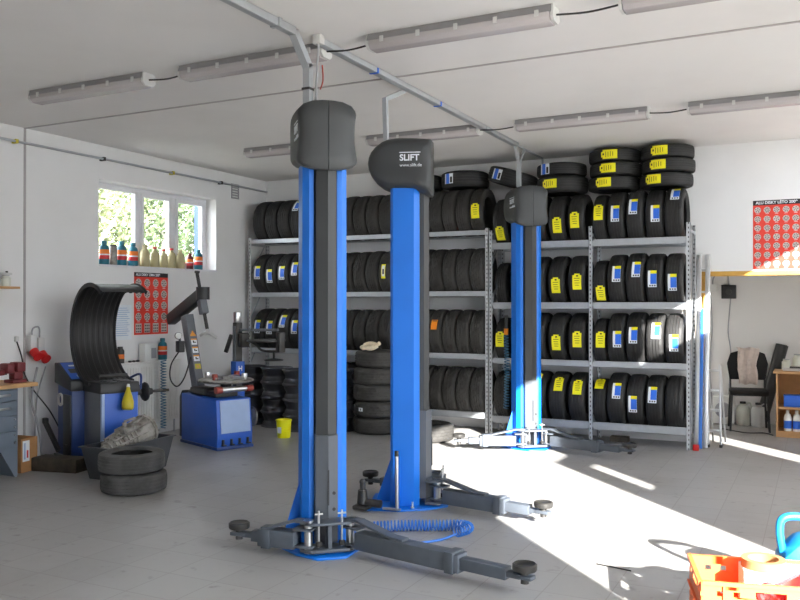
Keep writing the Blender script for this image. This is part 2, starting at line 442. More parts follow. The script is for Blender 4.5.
def arm_parts(t, pin, pad, short):
    """pin, pad: local points; outer tube on the floor side, sliding inner tube, pad"""
    p, q = Vector((pin[0], pin[1], .105)), Vector((pad[0], pad[1], .105)); d = (q - p).normalized(); L = (q - p).length
    o1 = L * .68
    mb = MB(ARMG); mb.bar(p + d * .075, p + d * o1, .10, .105, bev=.006)
    for zz in (-.035, .07): mb.bar(p - d * .04 + Vector((0, 0, zz)), p + d * .09 + Vector((0, 0, zz)), .09, .014, bev=.003)
    mb.bar(p + d * (o1 - .09), p + d * (o1 - .03), .12, .12, bev=.004)
    # sloping top strap
    hi = p + Vector((0, 0, .118)); mb.bar(hi - d * .02, hi + d * .09, .07, .014); mb.bar(hi + d * .08, p + d * min(.34, o1 * .8) + Vector((0, 0, .06)), .07, .014)
    mb.bar(p + d * min(.33, o1 * .8) + Vector((0, 0, .062)), p + d * min(.43, o1 * .95) + Vector((0, 0, .058)), .07, .012)
    a = mb.build('arm', t)
    mb = MB(ARMG); mb.bar(p + d * (o1 - .02), q - d * .10, .07, .066, bev=.005); mb.bar(q - d * .12, q - d * .02, .045, .03); mb.bar(q - d * .05, q + d * .05, .06, .022, bev=.004)
    mb.build('inner_tube', a)
    mb = MB(DSTEEL); mb.cyl(q + Vector((0, 0, -.035)), q + Vector((0, 0, .035)), .022)
    mb.lathe([(.02, .03), (.062, .034), (.066, .042), (.066, .066), (.058, .072), (.05, .066), (1e-6, .066)], 24, q); mb.build('lift_pad', a)
def lift_post(loc, rz, label, pads, cover):
    t = thing('lift_post', label, 'car lift', loc, rz, 'posts of the blue car lifts')
    # column: C profile open to the front (local -Y)
    w, d, th, lip = .142, .098, .012, .068
    c = .022
    f = .038; e = .122
    out = [(-w + lip, -e), (-w + f, -e), (-w, -e + f), (-w, d - c), (-w + c, d), (w - c, d), (w, d - c), (w, -e + f), (w - f, -e), (w - lip, -e)]
    inn = [(w - lip, -e + th), (w - f, -e + th), (w - th, -e + f), (w - th, d - c), (w - c, d - th), (-w + c, d - th), (-w + th, d - c), (-w + th, -e + f), (-w + f, -e + th), (-w + lip, -e + th)]
    MB(BLUE).prism(out + inn, .015, 2.44).build('column', t)
    mb = MB(BLUE); mb.prism([(-.09, -.34), (.09, -.34), (.2, -.2), (.28, .0), (.26, .27), (-.26, .27), (-.28, .0), (-.2, -.2)], 0, .015, bev=.004)
    mb.build('base_plate', t)
    MB(BLUE).prism([(-.138, .016), (-.26, .016), (-.26, .03), (-.138, .42)], .02, .032, 'y').build('gusset', t)
    MB(BLUE).prism([(.085, .016), (.22, .016), (.22, .03), (.085, .42)], -.006, .006, 'x').build('gusset', t)
    for sx in (-.2, .2):
        for y in (-.08, .2):
            MB(GALV).cyl((sx, y, .015), (sx, y, .025), .016, n=6).cyl((sx, y, .025), (sx, y, .06), .008).build('anchor_bolt', t)
    MB(DGREY).prism([(-.066, -.085), (-.064, -.155), (.004, -.188), (.064, -.155), (.066, -.085), (.066, .04), (-.066, .04)], .3, 2.42).build('rail_cover', t)
    mb = MB(CARR); mb.prism([(-.072, -.095), (-.07, -.170), (.004, -.208), (.07, -.170), (.072, -.095)], .06, .73)
    mb.m(BLACKP)
    mb.bar((.004, -.211, .3), (.004, -.211, .52), .008, .006, up=(0, 1, 0))
    for z in (.27, .37): mb.cyl((.042, -.183, z), (.042, -.193, z), .011)
    mb.build('carriage', t)
    # arm holder with pins
    mb = MB(ARMG)
    hold = [(-.17, -.17), (-.18, -.25), (-.12, -.315), (.12, -.315), (.18, -.25), (.17, -.17)]
    mb.prism(hold, .035, .055, bev=.003); mb.prism(hold, .20, .214, bev=.003); mb.box(-.012, .012, -.29, -.2, .055, .2)
    mb.build('arm_holder', t)
    for sx in (-.13, .13):
        MB(STEEL).cyl((sx, -.26, .03), (sx, -.26, .222), .026).cyl((sx, -.26, .222), (sx, -.26, .23), .032).build('pivot_pin', t)
        mb = MB(STEEL); mb.cyl((sx * .55, -.295, .07), (sx * .55, -.295, .29), .007); mb.cyl((sx * .55 - .025, -.295, .27), (sx * .55 + .025, -.295, .27), .006)
        mb.m(DSTEEL).lathe([(.016, .075), (.02, .08), (.02, .1), (.014, .105)], 12, (sx * .55, -.295, 0)); mb.build('locking_rod', t)
    R = Matrix.Rotation(-rz, 4, 'Z')
    for k, p in enumerate(pads):
        lp = R @ (Vector((p[0], p[1], 0)) - Vector((loc[0], loc[1], 0)))
        arm_parts(t, ((-.13, -.26), (.13, -.26))[k], lp, k == 0)
    cv = cover_mesh().build('cover', t, (0, 0, 2.42))
    for sx in (-1, 1):
        x = sx * .1775; rt = (0, sx, 0)
        lg = MB(LWHITE); o = Vector((x, sx * -.085, .235))
        lg.box(x - .003, x + .001, -.138, .022, .276, .282)
        lg.build('logo_bars', cv)
        text('SLIFT', .066, (x + sx * .0005, -.058 - sx * .079, .218), rt, (0, 0, 1), LWHITE, 'logo_lettering', cv, .002, bold=.0015)
        text('www.slift.de', .034, (x + sx * .0005, -.058 - sx * .079, .172), rt, (0, 0, 1), LWHITE, 'web_lettering', cv, .002)
    return t
lift_post((-2.87, 4.57, 0), R_(42), 'nearest blue lift post, tall and facing the camera with spread grey arms', [(-3.27, 4.23), (-1.40, 4.24)], 1)
lift_post((-2.885, 5.80, 0), R_(110), 'middle blue lift post turned away, lettering on its dark cover', [(-1.72, 5.62), (-3.30, 6.0)], 1)
lift_post((-2.87, 8.74, 0), R_(38), 'farthest blue lift post standing sunlit before the tyre racks', [(-3.42, 8.16), (-1.68, 8.36)], 1)

# ------------------------------------------------------------------ overhead conduits of the lifts
XC = -2.95
t = thing('overhead_conduit', 'galvanised ceiling conduit ending in a drop to the nearest lift post', 'conduit', (XC - .03, 3.4, H - .056))
mb = MB(GALV); mb.box(-.025, .025, -3.4, 1.0, 0, .05, .003); mb.build('duct', t)
for y in (-1.5, -.2, .8): MB(GALV).box(-.035, .035, y, y + .03, -.004, .052).build('clamp', t)
mb = MB(GALV); mb.bar((0, 1.0, .025), (0, 1.17, -.16), .05, .05); mb.bar((0, 1.17, -.14), (0, 1.17, -.419), .05, .045); mb.m(BLACKP).box(-.03, .03, 1.14, 1.2, -.31, -.295); mb.build('drop_pipe', t)
t = thing('overhead_conduit', 'long galvanised ceiling conduit running on above the two farther lift posts', 'conduit', (XC, 4.66, H - .046))
mb = MB(GALV); mb.box(-.03, .03, 0, 4.0, 0, .04, .003); mb.build('duct', t)
mb = MB(GALV); mb.cyl((0, 3.95, .02), (0, 4.95, .02), .012); mb.cyl((0, 4.95, .03), (0, 4.95, -.12), .012); mb.build('end_pipe', t)
mb = MB(GALV); mb.bar((-.05, 1.36, .01), (-.11, 1.14, -.1), .035, .035); mb.bar((-.11, 1.14, -.09), (-.10, 1.14, -.429), .035, .035); mb.build('drop_pipe', t)
mb = MB(GALV); mb.bar((0, 3.96, 0), (0, 4.08, -.16), .03, .03); mb.bar((0.03, 4.18, 0), (0.01, 4.08, -.16), .02, .02); mb.bar((0, 4.08, -.14), (0, 4.08, -.429), .045, .045); mb.build('drop_pipe', t)
for y in (.75, 1.9, 3.0): MB(LBLUE if y < 2 else GALV).box(-.036, .036, y, y + .02, -.004, .034).build('clamp', t)
t = thing('cable_drop', 'thin white cable hanging from ceiling box beside the nearest post cover', 'cable', (XC + .025, 4.61, H - .002))
mb = MB(PGRY); mb.box(-.03, .03, -.03, .03, -.06, 0, .004); mb.m(CABLE).tube(spline([(0, 0, -.05), (.0, -.01, -.2), (-.01, -.02, -.45)]), .008); mb.m(COPPER).tube(spline([(.03, 0, -.2), (.035, 0, -.3), (.02, -.01, -.36)]), .005, 6); mb.build('cable', t)

# ------------------------------------------------------------------ ceiling luminaires
def luminaire_proto(L):
    t = thing('ceiling_light', '', 'ceiling light')
    mb = MB(LGRY); mb.prism([(-.06, 0), (-.075, -.045), (.075, -.045), (.06, 0)], 0, L, 'x'); mb.build('housing', t)
    mb = MB(DIFF); mb.prism([(-.075, -.045), (-.07, -.075), (-.045, -.1), (.045, -.1), (.07, -.075), (.075, -.045)], .01, L - .01, 'x', bev=.006); mb.build('diffuser', t)
    for k in range(5):
        x = L * (.08 + .21 * k)
        for s in (-1, 1): MB(PGRY).box(x, x + .025, min(s * .074, s * .082), max(s * .074, s * .082), -.066, -.03).build('clip', t)
    for x in (-.012, L - .006): MB(PGRY).prism([(-.06, 0), (-.07, -.07), (-.04, -.095), (.04, -.095), (.07, -.07), (.06, 0)], x, x + .018, 'x').build('end_cap', t)
    return t
proto = None
for (x0, x1, y, lb) in [
        (-5.81, -4.58, 4.80, 'leftmost ceiling light of the nearer row'),
        (-4.22, -2.99, 4.80, 'second ceiling light of nearer row, running up to the nearest post cover'),
        (-2.63, -1.40, 4.80, 'third ceiling light of nearer row, right of the near conduit'),
        (-1.0, .23, 4.80, 'ceiling light of nearer row cut by top right photo corner'),
        (-5.80, -4.57, 7.65, 'ceiling light of farther row behind the nearest post cover'),
        (-4.22, -2.99, 7.65, 'ceiling light of farther row behind the middle post cover'),
        (-2.60, -1.37, 7.65, 'ceiling light of farther row, right of the long conduit'),
        (-1.02, .21, 7.65, 'ceiling light of farther row above the right tyre stacks and wall')]:
    o = luminaire_proto(1.23) if proto is None else dup(proto)
    proto = proto or o
    o.location = (x0, y, H - .001); o['label'] = lb; o['group'] = 'ceiling lights'
for (xa, xb, y, lb) in [(-4.57, -4.23, 4.8, 'thin cable between first and second near ceiling lights'), (-2.98, -2.64, 4.8, 'thin cable crossing the conduits between near ceiling lights'),
                        (-1.39, -1.01, 4.8, 'thin cable between third and fourth near ceiling lights'), (-2.98, -2.61, 7.65, 'thin cable between far ceiling lights beside the long conduit'), (-1.36, -1.03, 7.65, 'thin cable between the two rightmost far ceiling lights')]:
    tag(MB(BCABLE).tube(spline([(xa, y, H - .05), ((xa + xb) / 2, y + .01, H - .03 - .03), (xb, y, H - .05)]), .006, 6).build('light_cable'), lb, 'cable', 'cables between the ceiling lights')

# ------------------------------------------------------------------ pipe on the left wall
t = thing('wall_pipe', 'thin pipe running high along the left wall above the window', 'pipe', (XL + .05, 3.5, 3.15))
MB(GALV).cyl((0, 0, 0), (0, 6.25, 0), .013).build('tube', t)
for y, m in ((2.08, YELO), (3.2, DSTEEL), (4.3, YELO), (5.22, DSTEEL)): MB(m).box(-.05, .017, y, y + .03, -.02, .02).build('bracket', t)
t = thing('wall_vent', 'small grey vent grille high on the left wall near the corner', 'vent', (XL, 9.0, 2.98))
mb = MB(CABLE); grid_panel(mb, .16, .2, .01, [(.015, .145, .02 + .035 * k, .035 + .035 * k) for k in range(5)], Matrix(((0, 1, 0, .001), (1, 0, 0, 0), (0, 0, 1, 0), (0, 0, 0, 1)))); mb.build('grille', t)
# ------------------------------------------------------------------ racks
def angle_post(mb, w, d, t, h, sx, sy):
    x0, x1 = sorted((0, sx * w)); y0, y1 = sorted((0, sy * t)); mb.box(x0, x1, y0, y1, 0, h)
    x0, x1 = sorted((0, sx * t)); y0, y1 = sorted((0, sy * d)); mb.box(x0, x1, y0, y1, 0, h)
RY0, RY1 = 9.255, 9.685
def rack(name, label, posts, levels, h):
    t = thing(name, label, 'shelving rack', (posts[0], RY0, 0))
    D = RY1 - RY0
    for i, x in enumerate(posts):
        sx = -1 if i == len(posts) - 1 else 1
        for y, sy in ((0, 1), (D, -1)):
            mb = MB(POSTM); angle_post(mb, .042, .05, .004, h, sx, sy)
            o = mb.build('post', t, (x - posts[0], y, 0))
        br = MB(GALV)
        for z in (.12, h - .1): br.box(x - posts[0] - .004 + .006 * sx, x - posts[0] + .004 + .006 * sx, .05, D - .05, z, z + .03)
        for z in [q * .6 + .15 for q in range(int(h / .6) - 0)]: br.bar((x - posts[0] + .006 * sx, .04, z), (x - posts[0] + .006 * sx, D - .04, min(h - .05, z + .5)), .02, .006, up=(1, 0, 0))
        br.build('side_brace', t)
    for (zt, zb, bays) in levels:
        for i in range(len(posts) - 1):
            if i not in bays: continue
            a, b = posts[i] - posts[0] + .046, posts[i + 1] - posts[0] - .046 + (.042 if i + 1 < len(posts) - 1 else 0)
            for y0, y1, yl in ((.008, .042, .008), (D - .042, D - .008, D - .014)):
                mb = MB(GALV); mb.box(a, b, yl, yl + .006, zb, zt - .004); mb.box(a, b, y0, y1, zt - .006, zt); mb.box(a, b, y0, y1, zb, zb + .005)
                mb.build('beam', t)
    return t
LP = [-7.0, -5.85, -4.68, -3.50]
LL = [(2.43, 2.37, (0, 1, 2)), (1.705, 1.64, (0, 1, 2)), (.955, .885, (0, 1, 2)), (.26, .185, (1, 2))]
rack('tyre_rack', 'long galvanised tyre rack in the left corner, behind the lift posts', LP, LL, 2.45)
RP = [-3.495, -2.31, -1.225]
RL = [(2.27, 2.19, (0, 1)), (1.57, 1.49, (0, 1)), (.915, .845, (0, 1)), (.235, .15, (0, 1))]
rack('tyre_rack', 'galvanised two-bay tyre rack on the right, beside the ladders', RP, RL, 2.42)

# ------------------------------------------------------------------ tyres
def tyre_mesh(R, W, m, kind, rim=.62):
    """axis along local X"""
    h = W / 2; ri = R * rim; g = .007 if kind != 'block' else .011
    prof = []
    # outer skin from left bead to right bead then inner liner
    sidew = [(ri, -h * .72), (ri + .012, -h * .80), (ri + .03, -h * .93), ((ri + R) / 2, -h), (R - .035, -h * .95), (R - .02, -h * .88)]
    tread = [(R - .008, -h * .80)]
    for c in (-.5, -.17, .17, .5):
        tread += [(R - .0005 - .006 * c * c, h * (c - .055)), (R - g, h * (c - .045)), (R - g, h * (c + .045)), (R - .0005 - .006 * c * c, h * (c + .055))]
    tread.append((R - .008, h * .80))
    right = [(r, -x) for r, x in sidew[::-1]]
    liner = [(ri + .004, h * .6), (R - .03, h * .78), (R - .022, 0), (R - .03, -h * .78), (ri + .004, -h * .6)]
    prof = sidew + tread + right + liner
    n = 72
    mb = MB(m); bm = mb.bm; rings = []
    ns = len(sidew); nt_ = len(tread)
    for i, (r, x) in enumerate(prof):
        ring = []
        for k in range(n):
            a = 2 * PI * k / n; rr = r
            if ns <= i < ns + nt_ and kind != 'plain':
                shoulder = i in (ns, ns + 1, ns + nt_ - 2, ns + nt_ - 1)
                if kind == 'block' and (k + i // 4) % 3 == 0 and r > R - g * .9: rr -= .009
                if kind == 'summer' and shoulder and k % 4 == 0: rr -= .005
            ring.append(bm.verts.new((x, rr * math.cos(a), rr * math.sin(a))))
        rings.append(ring)
    N = len(prof)
    for i in range(N):
        A, B = rings[i], rings[(i + 1) % N]
        sm = not (ns - 1 <= i < ns + nt_)
        for k in range(n): mb._f((A[k], A[(k + 1) % n], B[(k + 1) % n], B[k]), sm)
    o = mb.build('tyre_source'); me = o.data; bpy.data.objects.remove(o); return me
TY = {
    'new': tyre_mesh(.295, .19, RUB, 'summer'), 'newb': tyre_mesh(.300, .20, RUB, 'summer', .66), 'small': tyre_mesh(.268, .155, RUB, 'summer'),
    'used': tyre_mesh(.290, .172, RUBU, 'block'), 'usedp': tyre_mesh(.292, .172, RUBU, 'summer'), 'flat': tyre_mesh(.285, .147, RUB, 'summer'),
    'grey': tyre_mesh(.268, .165, RUBD, 'plain'), 'old': tyre_mesh(.292, .196, RUBU, 'block')}
TR = {'new': (.295, .19), 'newb': (.30, .20), 'small': (.268, .155), 'used': (.29, .172), 'usedp': (.292, .172), 'flat': (.285, .147), 'grey': (.268, .165), 'old': (.292, .196)}
LABM = {}
def label_mesh(kind, R):
    """curved paper label hugging the tread, centred on the front (-Y) at angle 0"""
    key = (kind, R)
    if key in LABM: return LABM[key]
    r = R + .002
    mb = MB()
    def patch(x0, x1, a0, a1, m, rr):
        mb.m(m); n = 6; A = []
        for i in range(n + 1):
            a = a0 + (a1 - a0) * i / n
            A.append([mb.bm.verts.new((x, -q * math.cos(a), q * math.sin(a))) for x, q in ((x0, rr), (x1, rr), (x1, rr - .0015), (x0, rr - .0015))])
        for i in range(n):
            for j in range(4): mb._f((A[i][j], A[i][(j + 1) % 4], A[i + 1][(j + 1) % 4], A[i + 1][j]))
        mb._f(A[0][::-1]); mb._f(A[-1])
    s = .09 / R
    if kind == 'yellow':
        patch(-.05, .05, -s, s * .8, YEL, r); patch(-.03, .03, s * .8, s, YEL, r)
        patch(-.008, .014, s * .62, s * .80, INK, r + .0008)
        for k in range(4): patch(-.032 + .004 * k, .03 - .005 * (k % 2), s * (.36 - .28 * k), s * (.42 - .28 * k), INK, r + .0008)
    elif kind == 'blue':
        patch(-.045, .045, -s, s, LWHITE, r); patch(-.02, .045, s * .62, s * 1.0, YEL, r + .0008); patch(-.018, .044, -s * .62, s * .6, LBLUE, r + .0008)
        for k in range(3): patch(-.03 + .025 * k, -.015 + .025 * k, -s * .9, -s * .72, INK, r + .001)
    elif kind == 'orange':
        patch(-.04, .04, -s * .7, s * .7, ORNG, r); patch(-.03, .03, s * .45, s * .6, INK, r + .0008)
    elif kind == 'white':
        patch(-.022, .022, -s * .4, s * .4, LWHITE, r); patch(-.012, .012, -s * .1, s * .05, INK, r + .0008)
    elif kind == 'band':
        patch(-.06, .06, -.22, .22, LWHITE, r); patch(-.06, .06, -.04, .14, LBLUE, r + .0008); patch(-.05, .02, -.18, -.08, INK, r + .0008)
    elif kind == 'oval':
        patch(-.028, .028, -s, s, YEL, r); patch(-.02, .02, -s * .7, s * .8, LWHITE, r + .0008); patch(-.01, .012, -s * .4, s * .3, INK, r + .001)
    o = mb.build('label_source'); me = o.data; bpy.data.objects.remove(o); LABM[key] = me; return me
def tyre(kind, loc, label, group, rot=(0, 0, 0), lab=None, ang=15, off=0, tw=0):
    o = bpy.data.objects.new('tyre', TY[kind]); C.objects.link(o); o.location = loc; o.rotation_euler = rot
    tag(o, label, 'tyre', group)
    if lab:
        c = bpy.data.objects.new('paper_label', label_mesh(lab, TR[kind][0])); C.objects.link(c); c.parent = o
        c.location = (off, 0, 0); c.rotation_euler = (-R_(ang), 0, 0)
        c['label'] = {'yellow': 'yellow paper label', 'blue': 'blue and white paper label', 'orange': 'orange paper label', 'white': 'small white tag', 'band': 'white and blue paper band', 'oval': 'yellow and white oval label'}[lab]
    return o
ORD = ['first', 'second', 'third', 'fourth', 'fifth', 'sixth', 'seventh', 'eighth', 'ninth', 'tenth', 'eleventh']
SHN = {2.43: 'top', 1.705: 'upper', .955: 'lower', .26: 'bottom', 2.27: 'top', 1.57: 'upper', .915: 'lower', .235: 'bottom'}
LABTXT = {None: 'plain black tyre', 'yellow': 'tyre with yellow label', 'blue': 'tyre with blue label', 'orange': 'tyre with orange label', 'white': 'tyre with white tag', 'oval': 'tyre with oval label'}
CY = (RY0 + .042 + RY1 - .042) / 2; HG = (RY1 - RY0 - .084) / 2 + .003
def seat(z, kind): return z + math.sqrt(TR[kind][0] ** 2 - HG ** 2) + .004
# right rack: explicit rows (kind, label kind, label angle, offset)
MIDX = [-3.34, -3.115, -2.89, -2.665, -2.438]
RGTX = [-2.185, -2.0, -1.795, -1.59, -1.388]
Yl, Bl = 'yellow', 'blue'
rows = {
    2.27: ([('new', Yl, -28), ('new', None, 0), ('new', Yl, 6), ('new', Yl, -14), ('new', Yl, -4)],
           [('flat', Yl, 14), ('new', Bl, 6), ('new', Bl, 20), ('new', Bl, 2), ('newb', Bl, 46)]),
    1.57: ([('small', None, 0), ('new', None, 0), ('new', Yl, 14), ('new', Yl, -10), ('new', Yl, -2)],
           [('small', Yl, -24), ('new', Bl, 14), ('newb', Bl, 22), ('new', Bl, 2), ('new', Bl, -6)]),
    .915: ([('small', Yl, 4), ('new', None, 0), ('new', Yl, 4), ('new', Yl, -8), ('new', Yl, 0)],
           [('small', Yl, 8), ('new', Bl, 2), ('newb', Bl, 10), ('new', Bl, 22), ('new', Bl, -4)]),
    .235: ([('used', None, 0), ('new', None, 0), ('new', Yl, 50), ('new', Yl, 36), ('new', Yl, 30)],
           [('small', Yl, 58), ('newb', Bl, 24), ('new', Bl, -2), ('new', Bl, 20), ('new', None, 0)])}
rn = random.Random(3)
for z, (mid, rgt) in rows.items():
    for bay, xs, items in (('middle bay, right of the farthest lift post', MIDX, mid), ('right bay', RGTX, rgt)):
        for i, (x, (k, lb, an)) in enumerate(zip(xs, items)):
            if bay[0] == 'r': pos = f'{LABTXT[lb]}, {ORD[i]} from left on {SHN[z]} shelf of right bay'
            else: pos = f'{LABTXT[lb]}, {ORD[4 - i]} from right on {SHN[z]} shelf of middle bay'
            tyre(k, (x, CY + rn.uniform(-.0005, .0005), seat(z, k)), pos, 'tyres on the right rack', (0, 0, 0), lb, an, rn.uniform(-.02, .02))
# left rack: row of tyres along each bay; those behind the lift posts share one label
PIT = {0: .2, 1: .186, 2: .1795}
spec = {2.43: {1: ('band', 24)}, 1.705: {}, .955: {}, .26: {}}
leftlab = {(2.43, 0, 3): (Bl, 40), (1.705, 0, 0): (Bl, 6), (1.705, 0, 1): (Bl, -4), (1.705, 0, 2): (Bl, 4), (1.705, 0, 3): (Bl, 14), (.955, 0, 0): (Bl, 10), (.955, 0, 1): (Bl, 8), (.955, 0, 2): (Bl, 26), (.955, 0, 3): (Bl, 10),
           (1.705, 1, 4): ('oval', 4), (.955, 2, 2): ('orange', 22), (2.43, 2, 5): (Yl, -2)}
hid = {}
for (z, zb, bays) in LL:
    for b in bays:
        x0 = LP[b] + .05; x1 = LP[b + 1] - (.05 if b == 2 else .005); pit = PIT[b]; n = int((x1 - x0) / pit); s = x0 + (x1 - x0 - n * pit) / 2
        for i in range(n):
            x = s + (i + .5) * pit; k = 'new' if b == 0 else rn.choice(['used', 'used', 'usedp'])
            lb, an = leftlab.get((z, b, i), (None, 0))
            # direction seen from the camera decides what stands in front of it
            u = 400 + 832 * math.tan(math.atan2(x, 9.2) + math.atan(420 / 832))
            if u < 292: zone, name = 'A', 'left of nearest post'
            elif 347 < u < 386: zone, name = 'B', 'between near and middle posts'
            elif u > 428: zone, name = 'C', 'right of middle post'
            else: zone, name = 'H', ''
            hid.setdefault((z, zone), []).append((x, k, lb, an, name))
for (z, zone), L in hid.items():
    kn = {'new': 'black', 'used': 'worn', 'usedp': 'worn'}
    for i, (x, k, lb, an, name) in enumerate(L):
        if zone == 'H': lbl = f'dark tyre on {SHN[z]} shelf of the left rack, hidden behind lift posts'
        else: lbl = f'{LABTXT[lb]}, {ORD[i]} from left on {SHN[z]} left-rack shelf, {name}'
        tyre(k, (x, CY + rn.uniform(-.0005, .0005), seat(z, k)), lbl, ('hidden ' if zone == 'H' else '') + 'tyres on the left rack ' + SHN[z] + ' shelf', (0, 0, 0), lb, an)
# tyres lying flat on top.  local X points up after rotation
FL = (0, -PI / 2, 0)
def flat(kind, x, y, z0, label, group, lab=None, spin=0, off=0, tilt=0):
    o = tyre(kind, (x, y, z0 + TR[kind][1] / 2), label, group, (0, 0, 0), lab, 0, off)
    o.rotation_euler = (Matrix.Rotation(tilt, 3, 'Y') @ Matrix.Rotation(spin, 3, 'Z') @ Matrix.Rotation(-PI / 2, 3, 'Y')).to_euler()
    return o
ztop = seat(2.27, 'newb') + .30 + .003
n3 = ['bottom', 'middle', 'top']
for x, nm, jit in ((-2.062, 'left', .3), (-1.493, 'right', .3)):
    for k in range(3):
        flat('flat', x + (-.012, .012, 0)[k], 9.46 + (.01, -.008, 0)[k], ztop + k * .151, f'flat tyre with yellow label, {n3[k]} of the {nm} three-tyre stack on the rack', 'flat tyres on top of the racks', Yl, R_(-6 + 6 * k + (8 if nm == 'left' else 0)) - .25, 0)
flat('new', -2.665, 9.46, ztop, 'flat tyre with yellow label, lower of the pair above the middle bay', 'flat tyres on top of the racks', Yl, -.25)
flat('flat', -2.67, 9.45, ztop + .193, 'flat tyre with white-blue band, upper of the pair above the middle bay', 'flat tyres on top of the racks', 'band', -.45)
zl = seat(2.43, 'usedp') + .292 + .003
flat('new', -3.88, 9.46, zl, 'flat tyre with white-blue band on the left rack, right of the middle post cover', 'flat tyres on top of the racks', 'band', -.35)
flat('new', -4.5, 9.46, zl, 'flat tyre on the left rack, mostly hidden by the middle post cover', 'flat tyres on top of the racks', 'band', .35)
flat('new', -3.27, 9.46, 2.945, 'tilted tyre with white-blue band above the farthest lift post', 'flat tyres on top of the racks', 'band', -.35, 0, R_(17))
# stack of five on the floor
n5 = ['lowest', 'second lowest', 'middle', 'second highest', 'topmost']
for k in range(5):
    flat('old', -4.78 + (0, .012, -.008, .01, .015)[k], 8.87 + (0, .01, 0, -.01, .01)[k], .001 + k * .1985, f'worn tyre, {n5[k]} of the five-high floor stack between the lift posts', 'floor stack of five worn tyres', 'white' if k == 1 else None, -.35)
flat('old', -3.99, 8.62, .001, 'single worn tyre lying on the floor right of the middle lift post', 'loose tyres on the floor')
flat('grey', -5.10, 5.19, .001, 'dusty grey tyre, lower of the pair lying before the plastic tub', 'loose tyres on the floor')
flat('grey', -5.115, 5.18, .168, 'dusty grey tyre, upper of the pair lying before the plastic tub', 'loose tyres on the floor')
# glove on the stack
mb = MB(CREAM)
mb.tube([(.045 * math.cos(a) , .03 * math.sin(a), .03 + .02 * math.sin(a)) for a in [2 * PI * i / 14 for i in range(14)]], .014, 8, True)
mb.tube(spline([(-.06, .01, .012), (-.02, 0, .02), (.03, .02, .03), (.07, .0, .05)]), .016, 8); mb.tube(spline([(-.05, -.03, .014), (0, -.03, .02), (.06, -.02, .03)]), .014, 8); mb.ball((-.05, 0, .02), .03, 12, (1, .8, .6))
_g = tag(mb.build('work_glove', None, (-4.80, 8.72, .9945), (0, 0, .4)), 'crumpled cream work glove lying on the five-tyre stack', 'glove')
_g.data.transform(Matrix.Scale(1.6, 4)); _g.location.z = .995 - min(v.co.z for v in _g.data.vertices)
# black steel rims
def rim_mesh():
    mb = MB(RIMB)
    mb.lathe([(.205, 0), (.21, .004), (.205, .012), (.19, .018), (.186, .05), (.165, .075), (.165, .105), (.186, .135), (.19, .165), (.205, .172), (.21, .18), (.205, .186), (.195, .18), (.178, .16), (.155, .105), (.155, .075), (.178, .03), (.195, .008)], 36, closed=True)
    mb.lathe([(.157, .12), (.12, .14), (.075, .135), (.03, .125), (.03, .118), (.075, .128), (.12, .132), (.157, .112)], 36, closed=True)
    o = mb.build('rim_source'); me = o.data; bpy.data.objects.remove(o); return me
RM = rim_mesh(); n4 = ['lowest', 'second', 'third', 'topmost']
for nm, x, y, c in (('left', -6.17, 8.75, 4), ('front', -5.735, 8.60, 4), ('right', -5.295, 8.80, 4), ('rear left', -6.62, 8.8, 4)):
    for k in range(c):
        o = bpy.data.objects.new('steel_rim', RM); C.objects.link(o); o.location = (x + rn.uniform(-.008, .008), y + rn.uniform(-.008, .008), .001 + k * .1875); o.rotation_euler = (0, 0, rn.uniform(0, 6))
        tag(o, f'black steel wheel rim, {n4[k]} in the {nm} stack under the left rack', 'wheel rim', 'stacked black steel rims')
# bucket
t = thing('bucket', 'small yellow plastic bucket on the floor by the rim stacks', 'bucket', (-5.56, 8.02, 0), .3)
MB(YELP).lathe([(1e-6, .001), (.07, .001), (.075, .01), (.088, .195), (.094, .195), (.094, .21), (.084, .21), (.07, .02), (1e-6, .015)], 28).build('body', t)
mb = MB(LWHITE)
for i in range(5):
    a0, a1 = -2.3 + .14 * i, -2.3 + .14 * (i + 1)
    q = [(r * math.cos(a), r * math.sin(a), z) for a, r, z in ((a0, .0815, .06), (a1, .0815, .06), (a1, .0865, .13), (a0, .0865, .13))]
    mb._f([mb.bm.verts.new(p) for p in q])
mb.build('paper_label', t)
MB(GALV).tube([(.092 * math.cos(a), .092 * math.sin(a), .195 - .02 * math.sin(a / 1)) for a in [PI * i / 14 for i in range(15)]], .003, 6).build('handle', t)
# dark block under the right rack, flat steel strip by the post
tag(MB(OLDW).box(-.1, .1, -.06, .06, 0, .06, .006).build('wooden_block', None, (-2.02, 9.5, 0)), 'small dark block on the floor under the right rack', 'block')
tag(MB(GALV).box(-.09, .09, -.02, .02, 0, .012, .003).build('metal_strip', None, (-2.62, 9.12, 0), (0, 0, .2)), 'short flat metal strip on the floor behind the farthest lift post', 'metal strip')

# ------------------------------------------------------------------ wheel balancer
BR = R_(-21.2)
t = thing('wheel_balancer', 'blue and grey wheel balancer with black ribbed wheel guard by left wall', 'wheel balancer', (-6.05, 5.74, 0), BR)
MB(MGREY).prism([(-.42, 0), (-.035, 0), (-.035, .36), (-.42, .36)], .0, .70, bev=.006).build('grey_side_panel', t)
mb = MB(MBLUE); mb.prism([(-.034, .02), (0, .03), (0, .36), (-.034, .36)], .02, .70, bev=.003); mb.m(PGREY).box(-.034, .002, 0, .03, .02, .70, .003); mb.build('front_panel', t)
mb = MB(DBLUE); mb.box(-.80, -.425, -.12, .40, .02, .78, .01); mb.m(BLACKP).box(-.62, -.43, -.135, -.12, .05, .66, .004); mb.m(BLACKP).box(-.80, -.43, -.16, -.12, 0, .06, .004); mb.build('rear_body', t)
mb = MB(BLACKP); mb.prism([(-.44, -.02), (.02, -.02), (.02, .38), (-.44, .38)], .70, .80, taper=[(-.44, -.01), (.005, -.01), (.005, .37), (-.44, .37)], bev=.008)
